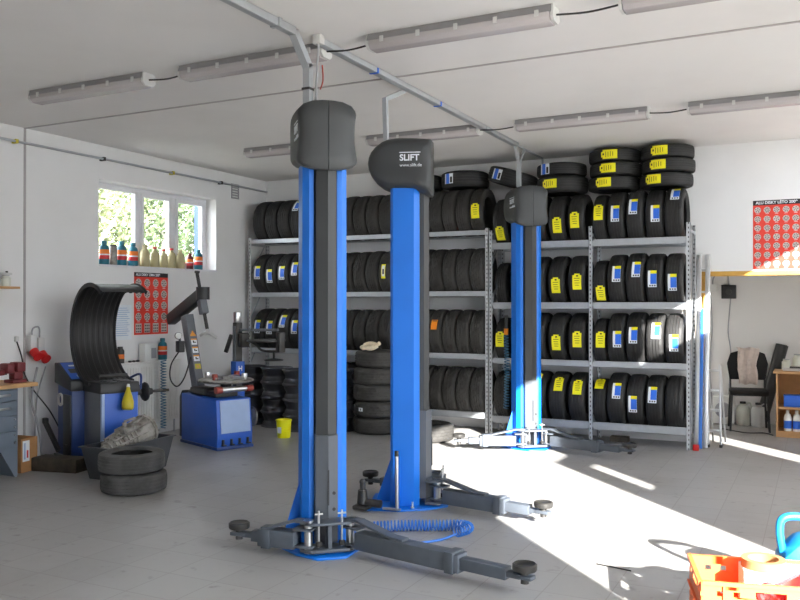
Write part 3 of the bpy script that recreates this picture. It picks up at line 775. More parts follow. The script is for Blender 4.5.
for i in range(3):
    for j in range(2): mb.m(DGREY).box(-.22 + .085 * i, -.16 + .085 * i, .06 + .13 * j, .16 + .13 * j, .801, .812, .006)
mb.build('weight_tray', t)
mb = MB(BLACKP); mb.prism([(-.84, .76), (-.40, .70), (-.40, .80), (-.76, .96), (-.84, .96)], -.14, .40, 'y', bev=.01); mb.build('console', t)
mb = MB(DBLUE); S = math.atan2(.16, .36)
def cs(u, v, h=.004): return Vector((-.41 - u * math.cos(S), v, .807 + u * math.sin(S) + h))
def quad(mb, a, b, c, d, m): mb.m(m); mb._f([mb.bm.verts.new(p) for p in (a, b, c, d)])
quad(mb, cs(.02, -.12), cs(.37, -.12), cs(.37, .37), cs(.02, .37), MBLUE)
for (u0, u1, v0, v1, m) in ((.28, .31, -.06, .1, LWHITE), (.14, .23, -.09, .02, BLACKP), (.14, .23, .1, .2, BLACKP), (.15, .2, .035, .08, REDP), (.05, .1, -.05, .02, PGREY), (.26, .31, .2, .3, PGREY)):
    quad(mb, cs(u0, v0, .006), cs(u1, v0, .006), cs(u1, v1, .006), cs(u0, v1, .006), m)
mb.build('control_panel', t)
mb = MB(DSTEEL); mb.cyl((-.12, .36, .68), (-.12, .47, .68), .03); mb.cyl((-.12, .47, .68), (-.12, .74, .68), .014)
mb.build('shaft', t)
MB(BLACKP).lathe([(.03, .44), (.085, .47), (.095, .485), (.09, .50), (.04, .515), (.03, .56)], 28, (-.12, 0, .68), 'y').build('clamping_flange', t)
mb = MB(PWHITE); mb.tube([(-.70 + .055 * math.cos(a), -.13, .60 + .055 * math.sin(a)) for a in [2 * PI * i / 20 for i in range(20)]], .012, 8, True); mb.build('gauge_ring', t)
mb = MB(BLACKP); mb.bar((-.92, -.20, .36), (-.66, -.16, .10), .03, .05); mb.box(-.96, -.90, -.22, -.17, .34, .40, .01); mb.box(-.56, -.48, -.15, -.134, .16, .175); mb.build('pedal', t)
# ribbed wheel guard
mb = MB(HOODM); cxh, czh, RH = -.2, 1.26, .475
ys = [-.04 + .46 * i / 48 for i in range(49)]; NA = 40
for side in (0, 1):
    pass
grid = {}
for s in (0, 1):
    for i in range(NA + 1):
        a = R_(57 + (268 - 57) * i / NA)
        for j, y in enumerate(ys):
            edge = j in (0, 1, 47, 48)
            rib = .0 if edge else .008 * (1 if (j // 3) % 2 else 0)
            r = RH + (.012 if edge else 0) * (1 if s else -1) + rib * (1 if s == 0 else 0) + (.014 if s else 0)
            taper = 1 - .03 * abs(i - NA / 2) / NA
            grid[s, i, j] = mb.bm.verts.new((cxh + r * math.cos(a), y, czh + r * math.sin(a) * taper))
for s in (0, 1):
    for i in range(NA):
        for j in range(48): mb._f((grid[s, i, j], grid[s, i + 1, j], grid[s, i + 1, j + 1], grid[s, i, j + 1]))
for i in range(NA):
    for j in (0, 48): mb._f((grid[0, i, j], grid[0, i + 1, j], grid[1, i + 1, j], grid[1, i, j]))
for j in range(48):
    for i in (0, NA): mb._f((grid[0, i, j], grid[0, i, j + 1], grid[1, i, j + 1], grid[1, i, j]))
mb.build('wheel_guard', t)
mb = MB(DBLUE); mb.tube(spline([(-.25, .40, .82), (-.1, .41, .86), (-.02, .4, .84), (-.01, .39, .72)], 6), .012); mb.m(DSTEEL).cyl((-.30, .1, .84), (-.30, .38, .84), .02); mb.build('guard_hinge', t)
# oil squeeze bottle on its front
mb = MB(YELO); mb.lathe([(1e-6, 0), (.045, .0), (.057, .018), (.056, .075), (.038, .135), (.018, .195), (.016, .215)], 20); mb.m(LWHITE).lathe([(.018, .215), (.012, .245), (1e-6, .245)], 12)
o = tag(mb.build('squeeze_bottle', None, (-5.88, 5.90, .545), (R_(-10), R_(-8), 0)), 'yellow squeeze bottle hanging on the front of the wheel balancer', 'bottle')

# ------------------------------------------------------------------ tub with gearbox
t = thing('plastic_tub', 'dark grey plastic tub with an oily gearbox, before the balancer', 'tub', (-5.68, 5.72, 0), R_(4))
mb = MB(TUBP); w0, w1, l0, l1, th = .13, .17, .36, .42, .01
def ringq(w, l, z): return [mb.bm.verts.new(p) for p in ((-w, -l, z), (w, -l, z), (w, l, z), (-w, l, z))]
loops = [ringq(w0, l0, .001), ringq(w1, l1, .28), ringq(w1 + .02, l1 + .02, .285), ringq(w1 + .02, l1 + .02, .295), ringq(w1 - th, l1 - th, .295), ringq(w0 - th, l0 - th, .012)]
mb._f(loops[0][::-1]); mb._f(loops[-1])
for a, b in zip(loops, loops[1:]):
    for i in range(4): mb._f((a[i], a[(i + 1) % 4], b[(i + 1) % 4], b[i]))
mb.build('body', t)
t = thing('gearbox', 'oily used gearbox casing lying tilted in the grey tub', 'gearbox', (-5.67, 5.73, .20), R_(4))
Mt = Matrix.Rotation(R_(12), 4, 'X')
mb = MB(GEAR)
prof = [(1e-6, -.34), (.045, -.34), (.05, -.30), (.07, -.295), (.07, -.28), (.055, -.275)]
for k in range(6): prof += [(.075 + .004 * k, -.25 + .05 * k), (.088 + .004 * k, -.245 + .05 * k), (.088 + .004 * k, -.232 + .05 * k), (.072 + .004 * k, -.226 + .05 * k)]
prof += [(.11, .06), (.115, .14), (.135, .20), (.15, .205), (.15, .235), (.12, .24), (.11, .22), (.05, .2), (1e-6, .2)]
mb.lathe(prof, 14, (0, 0, .12), 'y')
for k in range(10):
    a = k * PI / 5 + .2; mb.bar((.085 * math.cos(a), -.26, .12 + .085 * math.sin(a)), (.128 * math.cos(a), .21, .12 + .128 * math.sin(a)), .01, .026, up=(math.cos(a), 0, math.sin(a)))
for k in range(8):
    a = k * PI / 4; mb.cyl((.138 * math.cos(a), .235, .12 + .138 * math.sin(a)), (.138 * math.cos(a), .25, .12 + .138 * math.sin(a)), .012, n=6)
mb.box(-.05, .07, -.12, .04, .205, .245, .006); mb.cyl((.01, -.04, .24), (.01, -.04, .285), .02); mb.bar((.0, -.03, .29), (.05, .06, .30), .02, .015)
mb.bm.transform(Mt); o = mb.build('casing', t)
for f in o.data.polygons: f.use_smooth = False
mb = MB(DSTEEL); mb.cyl((0, -.385, .12), (0, -.33, .12), .018); mb.cyl((0, .24, .12), (0, .30, .12), .03); mb.bm.transform(Mt); mb.build('shaft', t)
tag(MB(OLDW).box(-.24, .24, -.1, .1, 0, .125, .008).build('timber_block', None, (-6.32, 5.50, 0), (0, 0, R_(12))), 'oily old timber block on the floor left of the balancer', 'wood block')

# ------------------------------------------------------------------ tyre changer
t = thing('tyre_changer', 'blue tyre changer with grey tilting column and round turntable', 'tyre changer', (-5.93, 7.31, 0), BR)
mb = MB(MBLUE); mb.prism([(-.44, .03), (.36, .03), (.36, .17), (.33, .53), (-.44, .55)], -.225, .20, 'y', bev=.008); mb.m(DBLUE).box(-.45, .375, -.235, .21, .0, .03, .004); mb.build('body', t)
mb = MB(PGREY); mb.prism([(.366, .175), (.336, .52), (.341, .52), (.371, .175)], -.185, .175, 'y'); mb.build('front_plate', t)
for k in range(4):
    y = -.16 + .10 * k
    mb = MB(BLACKP); mb.box(.365, .41, y - .02, y + .02, .045, .06, .004); mb.cyl((.37, y, .06), (.37, y, .11), .014); mb.build('pedal', t)
mb = MB(DSTEEL); mb.cyl((.08, .04, .54), (.08, .04, .69), .06); mb.build('spindle', t)
mb = MB(GEAR); mb.lathe([(1e-6, .69), (.26, .69), (.30, .705), (.30, .72), (.28, .73), (1e-6, .73)], 36, (.08, .04, 0))
mb.build('turntable', t)
for k in range(4):
    a = k * PI / 2 + .5; c, s = math.cos(a), math.sin(a)
    mb = MB(STEEL); mb.bar((.08 + .1 * c, .04 + .1 * s, .745), (.08 + .25 * c, .04 + .25 * s, .745), .06, .026, bev=.004); mb.m(COPPER if k % 2 else STEEL).box(.08 + .23 * c - .025, .08 + .23 * c + .025, .04 + .23 * s - .025, .04 + .23 * s + .025, .73, .795, .006); mb.build('clamp_jaw', t)
mb = MB(STEEL); mb.cyl((.33, -.18, .635), (.33, .18, .635), .03); mb.m(COPPER).cyl((.33, -.23, .635), (.33, -.16, .635), .038).cyl((.33, .14, .635), (.33, .22, .635), .034); mb.build('air_cylinder', t)
mb = MB(DSTEEL); mb.box(-.30, .0, -.2, .0, .55, .63, .02); mb.box(-.1, .2, -.15, .12, .54, .60, .01); mb.build('linkage', t)
# tilting column
cb, ct = Vector((-.34, -.05, .5)), Vector((-.57, -.09, 1.42))
mb = MB(MGREY); mb.bar(cb, ct, .10, .13, up=(1, 0, 0), bev=.006); mb.box(-.46, -.27, -.14, .04, .40, .58, .01); cl = mb.build('column', t)
d = (ct - cb).normalized(); nrm = Vector((d.z, 0, -d.x)).normalized(); sd = Vector((0, 1, 0))
for k, (m, h) in enumerate(((ICON, .05), (LWHITE, .07), (LWHITE, .07), (LWHITE, .07), (YELO, .06))):
    mb = MB(); c = cb + d * (.72 - .095 * k) + nrm * .0665
    def stk(u0, u1, v0, v1, mm, e=0):
        mb.m(mm); lo = [mb.bm.verts.new(c + sd * p + d * q) for p, q in ((u0, v0), (u1, v0), (u1, v1), (u0, v1))]; hi = [mb.bm.verts.new(v.co + nrm * (.001 + e)) for v in lo]
        mb._f(hi); mb._f(lo[::-1])
        for i in range(4): mb._f((lo[i], lo[(i + 1) % 4], hi[(i + 1) % 4], hi[i]))
    if k == 0:
        stk(-.035, .035, -.03, -.01, m); stk(-.022, .022, -.01, .01, m); stk(-.009, .009, .01, .03, m)
    else:
        stk(-.035, .035, -h / 2, h / 2, m)
        if m is LWHITE: stk(-.035, .035, h / 2 - .015, h / 2, ICON, .001); stk(-.015, 0, -.015, .012, INK, .001); stk(.003, .02, -.015, -.002, INK, .001)
        else: stk(-.015, .015, -.02, .015, TRIMW, .001)
    mb.build('warning_sticker', cl)
a0, a1 = Vector((-.94, -.11, 1.36)), Vector((-.22, -.09, 1.66))
mb = MB(BLACKP); mb.bar(a0, a1, .11, .13, bev=.02); mb.cyl((-.20, -.09, 1.60), (-.20, -.09, 1.74), .075); mb.build('swing_arm', t)
mb = MB(MGREY); mb.bar((-.235, -.09, 1.62), (-.17, -.09, 1.44), .085, .085, up=(1, 0, 0), bev=.01); mb.build('sleeve', t)
mb = MB(DSTEEL); mb.cyl((-.335, -.09, 1.90), (-.09, -.09, 1.24), .022, n=6); mb.cyl((-.335, -.09, 1.90), (-.33, -.09, 1.925), .03); mb.build('hex_shaft', t)
mb = MB(STEEL); mb.tube(spline([(-.12, -.17, 1.20), (-.09, -.12, 1.235), (-.08, -.06, 1.22), (-.05, .0, 1.175)]), .016); mb.cyl((-.1, -.09, 1.27), (-.085, -.09, 1.215), .024); mb.build('mount_head', t)
mb = MB(BLACKP); mb.box(-.60, -.50, -.22, -.15, 1.0, 1.13, .01); mb.m(PWHITE).cyl((-.52, -.225, 1.19), (-.50, -.225, 1.19), .035); mb.m(DSTEEL).cyl((-.56, -.2, 1.19), (-.52, -.225, 1.19), .04); mb.m(DSTEEL).bar((-.55, -.19, 1.13), (-.55, -.19, 1.2), .02, .02); mb.build('pressure_regulator', t)
mb = MB(BCABLE); mb.tube(spline([(-.56, -.2, 1.0), (-.62, -.26, .86), (-.60, -.28, .70), (-.5, -.25, .62), (-.42, -.2, .72), (-.40, -.13, .95)], 8), .008); mb.build('air_hose', t)
mb = MB(DGREY); mb.prism([(-.54, .05), (-.45, .05), (-.45, .50), (-.48, .58), (-.54, .5)], -.2, -.02, 'y', bev=.01); mb.build('rubber_pad', t)
mb = MB(GEAR); mb.lathe([(1e-6, 0), (.06, 0), (.11, .012), (.115, .02), (.11, .028), (1e-6, .03)], 24, (.18, .29, .30), 'y'); mb.m(MGREY).bar((-.3, .26, .35), (.2, .275, .32), .025, .06); mb.build('bead_breaker', t)
# helper arm column on the right
mb = MB(DSTEEL); mb.box(-.135, -.055, .25, .33, .0, 1.34, .006); mb.m(STEEL).box(-.13, -.06, .255, .325, 1.34, 1.46, .006); mb.m(MGREY).box(-.125, -.065, .244, .25, .76, 1.3); mb.build('helper_column', t)
MB(MBLUE).box(-.15, -.035, .235, .35, .44, .62, .006).build('helper_bracket', t); hb = MB(MBLUE).box(-.15, -.035, .235, .35, .74, .90, .006).build('helper_slide', t)
mb = MB(PWHITE); 
for u in (0, 1): mb.box(-.034, -.033, .268 + .036 * u, .278 + .036 * u, .79, .85)
mb.box(-.034, -.033, .278, .304, .814, .826); mb.build('emblem', hb)
mb = MB(MGREY); mb.bar((-.06, .30, 1.255), (.50, .44, 1.265), .04, .03, bev=.004); mb.build('helper_arm', t)
mb = MB(DSTEEL); mb.box(-.05, .05, .26, .36, 1.06, 1.22, .01); mb.tube(spline([(.0, .32, 1.16), (.15, .37, 1.10), (.26, .40, 1.03), (.5, .46, 1.03)]), .014); mb.cyl((.42, .44, 1.03), (.42, .44, .94), .012)
mb.lathe([(1e-6, .93), (.10, .925), (.11, .935), (.03, .95)], 24, (.42, .44, 0)); mb.box(.48, .56, .42, .5, 1.02, 1.24, .01); mb.bar((-.14, .24, 1.2), (-.2, .2, 1.0), .03, .04); mb.build('press_arm', t)
mb = MB(DSTEEL); mb.lathe([(.2, 1.13), (.215, 1.135), (.215, 1.15), (.2, 1.155)], 30, (.3, .42, 0)); mb.build('press_ring', t)

# spiral hoses
tag(MB(HOSEG).tube(helix([(-6.78, 7.36, .90), (-6.79, 7.37, .5), (-6.77, 7.35, .12)], .03, 24), .006, 6).build('spiral_hose'), 'thin teal spiral air hose hanging between balancer and tyre changer', 'hose')
mb = MB(HOSE); mb.tube(helix([(-2.70, 4.95, .042), (-2.58, 5.05, .042), (-2.40, 5.15, .042), (-2.20, 5.25, .042), (-2.12, 5.22, .042), (-2.15, 5.10, .042)], .034, 34, 12), .0055, 6)
mb.tube(spline([(-2.15, 5.08, .03), (-2.22, 4.96, .012), (-2.36, 4.78, .012), (-2.46, 4.66, .012), (-2.56, 4.66, .012)]), .008, 6)
tag(mb.build('coiled_hose'), 'bright blue coiled air hose on the floor behind the nearest post', 'hose')
mb = MB(HOSEG); mb.tube(helix([(-3.19, 9.0, 1.2), (-3.18, 9.0, .8), (-3.19, 9.0, .36)], .028, 26), .0055, 6); mb.m(ORNG).cyl((-3.19, 9.0, 1.2), (-3.19, 9.0, 1.27), .025); mb.m(DGREY).cyl((-3.19, 9.0, 1.27), (-3.19, 9.0, 1.42), .018)
tag(mb.build('spiral_hose'), 'thin teal spiral hose hanging left of the farthest lift post', 'hose')

# ------------------------------------------------------------------ tools at the middle post
mb = MB(STEEL); mb.cyl((0, 0, .012), (-.012, .015, .42), .013); mb.m(DSTEEL).cyl((-.012, .015, .40), (-.014, .018, .44), .016); mb.m(STEEL).cyl((-.11, -.02, .012), (.03, .0, .012), .01)
tag(mb.build('jack_handle', None, (-2.80, 5.50, .017)), 'shiny steel bar leaning against the middle lift post', 'bar')
mb = MB(DSTEEL); mb.cyl((-.04, 0, .05), (.13, 0, .045), .03); mb.cyl((-.02, 0, .04), (-.02, 0, .14), .042, .034); mb.cyl((-.02, 0, .14), (-.02, 0, .19), .02); mb.ball((-.02, 0, .2), .024); mb.box(-.08, .04, -.06, .06, 0, .03, .008)
tag(mb.build('bottle_jack', None, (-3.045, 5.45, .017), (0, 0, .1)), 'small black jack on the base plate of the middle post', 'jack')

# ------------------------------------------------------------------ workbench corner
t = thing('workbench', 'blue-grey steel workbench with wooden top at left photo edge', 'workbench', (-6.43, 5.14, 0))
MB(BENCHM).prism([(-1.3, .25), (-.18, .25), (-.028, 0), (0, 0), (0, .80), (-1.3, .80)], -.6, -.02, 'x').build('cabinet', t)
for k, (z0, z1) in enumerate(((.69, .785), (.56, .68), (.42, .55), (.28, .41))):
    dr = MB(BENCHM).box(-.018, .006, -.62, -.03, z0, z1, .004).build('drawer', t)
    if k < 2: MB(STEEL).box(.006, .02, -.36, -.10, (z0 + z1) / 2 - .008, (z0 + z1) / 2 + .012, .003).build('handle', dr)
    else: MB(STEEL).cyl((.006, -.05, z0 + .03), (.012, -.05, z0 + .03), .008).cyl((.006, -.05, z1 - .03), (.012, -.05, z1 - .03), .008).build('rivet', dr)
MB(WOOD).box(-.62, .04, -1.4, .17, .80, .835, .004).build('worktop', t)
t = thing('bench_vise', 'dark red bench vise bolted on the workbench corner', 'vise', (-6.53, 5.19, .836), R_(-5))
MB(DRED).box(-.07, .07, -.08, .06, 0, .03, .006).box(-.045, .045, -.05, .04, .03, .10, .01).box(-.06, .07, -.035, .05, .10, .185, .012).build('body', t)
MB(DRED).box(-.06, .07, -.13, -.06, .09, .18, .012).box(-.03, .03, -.28, -.13, .075, .125, .008).build('front_jaw', t)
MB(DSTEEL).cyl((0, -.34, .09), (0, -.1, .09), .014).cyl((-.08, -.33, .09), (.08, -.33, .09), .007).build('screw', t)
mb = MB(DRED); mb.box(-.05, .05, -.12, .1, 0, .05, .01); mb.box(-.03, .03, -.1, 0, .05, .09, .01); mb.m(STEEL).cyl((0, -.1, .065), (.08, -.1, .065), .012)
tag(mb.build('clamp', None, (-6.52, 4.72, .836)), 'dark red clamp lying on the workbench at the photo edge', 'clamp')
t = thing('carton', 'open brown carton on the floor behind the workbench leg', 'box', (-6.68, 5.32, 0), R_(8))
mb = MB(CARD); mb.box(-.12, .14, -.1, .1, 0, .01); mb.box(-.12, .14, -.1, -.092, .01, .31); mb.box(-.12, .14, .092, .1, .01, .31); mb.box(-.12, -.112, -.09, .09, .01, .31); mb.box(.132, .14, -.09, .09, .01, .31)
mb.build('body', t)
mb = MB(LWHITE); mb.box(.1405, .142, -.085, .0, .1, .29); mb.m(PGREY).box(.142, .143, -.07, -.05, .12, .27); mb.m(RBAND).box(.142, .143, -.035, -.015, .13, .2); mb.build('printed_label', t)
t = thing('wall_shelf', 'small wooden wall shelf with glassware at left photo edge', 'shelf', (XL, 4.8, 1.72))
MB(WOOD).box(.001, .13, -.4, .78, -.022, 0, .002).build('board', t); MB(GALV).box(.001, .1, .2, .215, -.1, -.022).build('bracket', t)
def jar(x, y, z, r, h, lb):
    t = thing('glass_jar', lb, 'jar', (x, y, z)); MB(TRANSL).lathe([(1e-6, 0), (r, 0), (r, h * .75), (r * .7, h * .85), (r * .7, h * .93)], 20).build('body', t); MB(GALV).lathe([(r * .74, h * .93), (r * .74, h), (1e-6, h)], 20).build('lid', t)
jar(XL + .065, 5.47, 1.721, .045, .11, 'right cloudy glass jar on the small wooden wall shelf'); jar(XL + .065, 5.35, 1.721, .055, .085, 'left cloudy glass jar on the small wooden wall shelf')
t = thing('machine_part', 'grey pump part lying on the jars of the wall shelf', 'part', (XL + .065, 5.42, 1.834)); MB(PGRY).box(-.03, .03, -.1, .1, 0, .02, .004).build('plate', t); MB(DSTEEL).cyl((0, .06, .02), (0, .06, .035), .012).build('bolt', t)
# red industrial sockets
t = thing('socket_unit', 'grey wall socket unit with two red industrial plugs', 'socket', (XL, 5.86, 1.03))
for k, (y, z) in enumerate(((-.075, .09), (.02, .06))):
    s = MB(PGRY).box(.001, .08, y - .038, y + .038, z - .05, z + .12, .012).build('socket_box', t)
    MB(REDP).cyl((.07, y, z - .04), (.13, y, z - .09), .045, .04).cyl((.13, y, z - .09), (.145, y, z - .1), .05).build('red_plug', s)
MB(CABLE).tube(spline([(.04, -.07, .2), (.04, -.06, .27), (.04, 0, .29), (.04, .02, .26), (.04, .02, .18)]), .008).build('cable_loop', t)
tag(MB(CABLE).tube(spline([(XL + .13, 5.78, .92), (XL + .07, 5.76, .6), (XL + .12, 5.78, .4), (XL + .2, 5.76, .2), (XL + .3, 5.70, .05), (XL + .45, 5.66, .015)]), .011).build('power_cable'), 'thick grey power cable from red sockets down to the floor', 'cable')
tag(MB(CABLE).tube(spline([(XL + .13, 5.88, .92), (XL + .03, 5.86, .6), (XL + .03, 5.84, .2), (XL + .10, 5.8, .012)]), .007).build('power_cable'), 'thin grey cable hanging from the right red plug', 'cable')
mb = MB(PGRY); mb.box(0.001, .03, -.02, .02, -.02, .03, .004); mb.m(BCABLE).tube(spline([(.02, 0, -.02), (.03, .05, -.18), (.03, .08, -.34), (.08, .14, -.5), (.12, .3, -.72), (.14, .4, -.9)]), .007)
tag(mb.build('wall_cable', None, (XL, 5.63, 1.2)), 'small wall outlet with black cable above the vise', 'cable')

# ------------------------------------------------------------------ left wall: radiator, posters, bottles
t = thing('radiator', 'white panel radiator under the window behind the balancer', 'radiator', (XL, 6.72, 0))
mb = MB(RADW); mb.box(.04, .12, 0, 1.14, .16, .86, .006)
for k in range(26): mb.box(.12, .126, .03 + .042 * k, .05 + .042 * k, .2, .82)
mb.build('panel', t)
MB(RADW).box(.03, .15, -.005, 1.145, .86, .885, .004).build('top_grille', t)
MB(GALV).cyl((.07, 1.1, .16), (.07, 1.1, .0), .01).build('pipe', t); MB(PWHITE).cyl((.08, 1.14, .2), (.08, 1.22, .2), .025).build('valve', t)
for z in (.25, .75): MB(GALV).box(.001, .04, .2, .24, z, z + .03).box(.001, .04, .9, .94, z, z + .03).build('bracket', t)
def oil_bottle(x, y, z, s, lb, grp, dark=False):
    t = thing('oil_bottle', lb, 'bottle', (x, y, z), rn.uniform(0, 1), grp)
    b = DRED if dark else TEAL
    prof = [(1e-6, 0), (.052, 0), (.056, .01), (.056, .062), (.0565, .063), (.0565, .105), (.0565, .106), (.0565, .12), (.0565, .121), (.0565, .17), (.056, .171), (.05, .205), (.028, .225), (.024, .23)]
    ms = [b] * 4 + [RBAND, RBAND, LWHITE, LWHITE, OBAND, OBAND, b, b, b]
    MB().lathe([(r * s, h * s) for r, h in prof], 24, mfun=lambda i: ms[i]).build('body', t)
    MB(b).lathe([(.03 * s, .23 * s), (.03 * s, .265 * s), (.026 * s, .27 * s), (1e-6, .27 * s)], 20).build('cap', t)
XS = -7.195
oil_bottle(XS, 6.86, WZ0 + .002, 1.0, 'teal bottle with orange and red bands, leftmost on the window sill', 'bottles on the sill')
oil_bottle(XS, 7.12, WZ0 + .002, 1.04, 'teal bottle with orange bands on the sill, right of the dark can', 'bottles on the sill')
oil_bottle(XS, 7.30, WZ0 + .002, 1.02, 'teal bottle with orange bands on the sill, left of the beige bottles', 'bottles on the sill')
oil_bottle(XS, 8.45, WZ0 + .002, .98, 'teal bottle with orange bands, rightmost on the window sill', 'bottles on the sill')
oil_bottle(XS, 8.29, WZ0 + .002, .76, 'small dark red bottle on the sill, beside the rightmost teal bottle', 'bottles on the sill', True)
t = thing('metal_can', 'dark grey can between the two leftmost teal bottles on sill', 'can', (XS, 6.99, WZ0 + .002)); MB(GEAR).lathe([(1e-6, 0), (.045, 0), (.047, .01), (.047, .2), (.04, .215)], 20).build('body', t); MB(DSTEEL).lathe([(.04, .215), (.04, .235), (1e-6, .235)], 20).build('lid', t)
for k, (y, s) in enumerate(((7.49, 1.06), (7.66, 1.0), (7.81, .92), (7.95, 1.0), (8.11, .98))):
    t = thing('beige_bottle', f'beige plastic bottle on the sill, {ORD[k]} from the left of the five beige ones', 'bottle', (XS, y, WZ0 + .002), k, 'beige bottles on the sill')
    MB(BEIGE).lathe([(1e-6, 0), (.052 * s, 0), (.056 * s, .012), (.056 * s, .15 * s), (.045 * s, .185 * s), (.024 * s, .205 * s), (.022 * s, .225 * s)], 22).build('body', t)
    MB((BEIGE, RBAND, RBAND, RBAND, BEIGE)[k]).lathe([(.026 * s, .225 * s), (.026 * s, .25 * s), (1e-6, .25 * s)], 16).build('cap', t)
zr = .886
oil_bottle(XL + .085, 7.60, zr, .95, 'teal bottle with orange bands standing on the radiator', 'bottles on the radiator')
t = thing('small_can', 'dark spray can with orange label on the radiator behind the guard', 'can', (XL + .09, 6.92, zr)); MB().lathe([(1e-6, 0), (.045, 0), (.046, .05), (.046, .1), (.046, .14), (.03, .165)], 20, mfun=lambda i: (DSTEEL, DSTEEL, OBAND, DSTEEL, DSTEEL)[i]).build('body', t); MB(DSTEEL).lathe([(.03, .165), (.03, .185), (1e-6, .185)], 16).build('cap', t)
t = thing('control_box', 'white plastic box on the radiator left of the teal bottle', 'box', (XL + .085, 7.36, zr)); MB(PWHITE).box(-.05, .05, -.10, .10, 0, .205, .01).build('body', t); MB(CABLE).box(.05, .052, .0, .08, .03, .15).build('faceplate', t)
for k, y in enumerate((7.06, 7.12, 7.18)):
    tag(MB(BLACKP).lathe([(1e-6, 0), (.018, 0), (.024, .01), (.018, .02), (1e-6, .022)], 12).build('rubber_grommet', None, (XL + .1, y, zr)), ['left', 'middle', 'right'][k] + ' of three small black grommets on the radiator top', 'grommet', 'grommets on the radiator')
mb = MB(LWHITE); mb.box(.001, .003, 0, .27, 0, .4)
for k in range(14): mb.m(PGREY).box(.003, .0035, .03, .2 + .04 * ((k * 7) % 3) / 2, .36 - .024 * k, .366 - .024 * k)
tag(mb.build('paper_notice', None, (XL, 6.91, 1.14)), 'white printed notice taped to the wall behind the wheel guard', 'notice')
def poster(loc, rz, w, h, cols, rws, title, label, big):
    """poster faces local -Y"""
    t = thing('poster', label, 'poster', loc, rz)
    mb = MB(POSTR); mb.box(0, w, -.003, -.001, 0, h); mb.m(POSTK).box(0, w, -.0036, -.003, h * .93, h)
    cw = w / cols; rh = h * .91 / rws
    for i in range(cols):
        for j in range(rws):
            cx, cz, r = cw * (i + .5), rh * (j + .5) + h * .015, min(cw, rh) * .36
            n = 20; y = -.0036
            if big and j == 0:
                mb.m(WHEELG).box(cx - r, cx + r, y - .0002, y, cz - r * 1.15, cz + r * 1.15); mb.m(WHEELD)
                for q in range(9): mb.box(cx - r * .8 + r * .6 * (q % 3), cx - r * .8 + r * .6 * (q % 3) + r * .4, y - .0006, y - .0002, cz - r + r * .7 * (q // 3), cz - r + r * .7 * (q // 3) + r * .35)
                continue
            mb.m(WHEELG); mb._f([mb.bm.verts.new((cx + r * math.cos(2 * PI * k / n), y, cz + r * math.sin(2 * PI * k / n))) for k in range(n)])
            sp = 5 + (i * 3 + j * 2) % 4; mb.m(WHEELD)
            for k in range(sp):
                a = 2 * PI * k / sp + .3 * i; b = a + .42; r0, r1 = r * .32, r * .82
                mb._f([mb.bm.verts.new((cx + q * math.cos(e), y - .0004, cz + q * math.sin(e))) for q, e in ((r0, a), (r1, a), (r1, b), (r0, b))])
            mb._f([mb.bm.verts.new((cx + r * .14 * math.cos(2 * PI * k / 10), y - .0004, cz + r * .14 * math.sin(2 * PI * k / 10))) for k in range(10)])
            mb.m(LWHITE).box(cx - r * .5, cx + r * .5, y - .0004, y, cz - r * 1.28, cz - r * 1.18)
    mb.build('sheet', t)
    text(title, h * .056, (w * .05, -.0042, h * .947), (1, 0, 0), (0, 0, 1), LWHITE, 'title_lettering', t, .0003, bold=.0012)
poster((XL, 7.22, 1.19), R_(90), .56, .73, 4, 5, 'ALU DISKY ZIMA 2009', 'red poster of wheel rims on left wall below the window', True)
poster((-.648, YB, 1.925), 0, .56, .745, 6, 7, 'ALU DISKY LÉTO 2009', 'red poster of wheel rims on back wall above the doorway', False)

# ------------------------------------------------------------------ ladders and things at the doorway
t = thing('leaning_ladder', 'tall folded aluminium ladder leaning beside the right rack', 'ladder', (0, 0, 0))
for dx in (-.165, -.075): MB(ALU).bar((-1.025 + dx, 9.42, .01), (-1.03 + dx, 9.76, 2.1), .025, .05, up=(1, 0, 0), bev=.003).build('rail', t)
for k in range(8):
    f = .08 + .12 * k; MB(ALU).cyl((-1.025 - .155 - .005 * f, 9.42 + .34 * f, .01 + 2.09 * f), (-1.025 - .085 - .005 * f, 9.42 + .34 * f, .01 + 2.09 * f), .012).build('rung', t)
t = thing('step_ladder', 'small aluminium step ladder in front of the doorway jamb', 'ladder', (-1.065, 9.69, 0), R_(-4))
t.rotation_euler = (0, R_(-2.5), R_(-4))
for s in (-.01, .12):
    MB(ALU).bar((s, -.12, .02), (s, .03, .88), .02, .045, bev=.003).build('rail', t)
    MB(ALU).bar((s, .16, .02), (s, .06, .86), .018, .03, bev=.003).build('rear_rail', t)
    MB(BLACKP).box(s - .015, s + .015, -.15, -.1, 0, .03, .003).build('foot', t)
for k in range(4): MB(ALU).box(-.0, .11, -.10 + .033 * k, -.02 + .033 * k, .16 + .215 * k, .185 + .215 * k, .003).build('step', t)
mb = MB(HOSE); mb.bar((-1.14, 9.34, .012), (-1.145, 9.6, 1.5), .035, .02, up=(0, 1, 0), bev=.004)
tag(mb.build('blue_board', None), 'long narrow blue board leaning between the ladders', 'board')
tag(MB(REDP).box(-.03, .03, -.03, .03, 0, .06, .006).build('red_box', None, (-1.175, 9.28, 0)), 'small red box on the floor at the rack foot by the ladders', 'box')
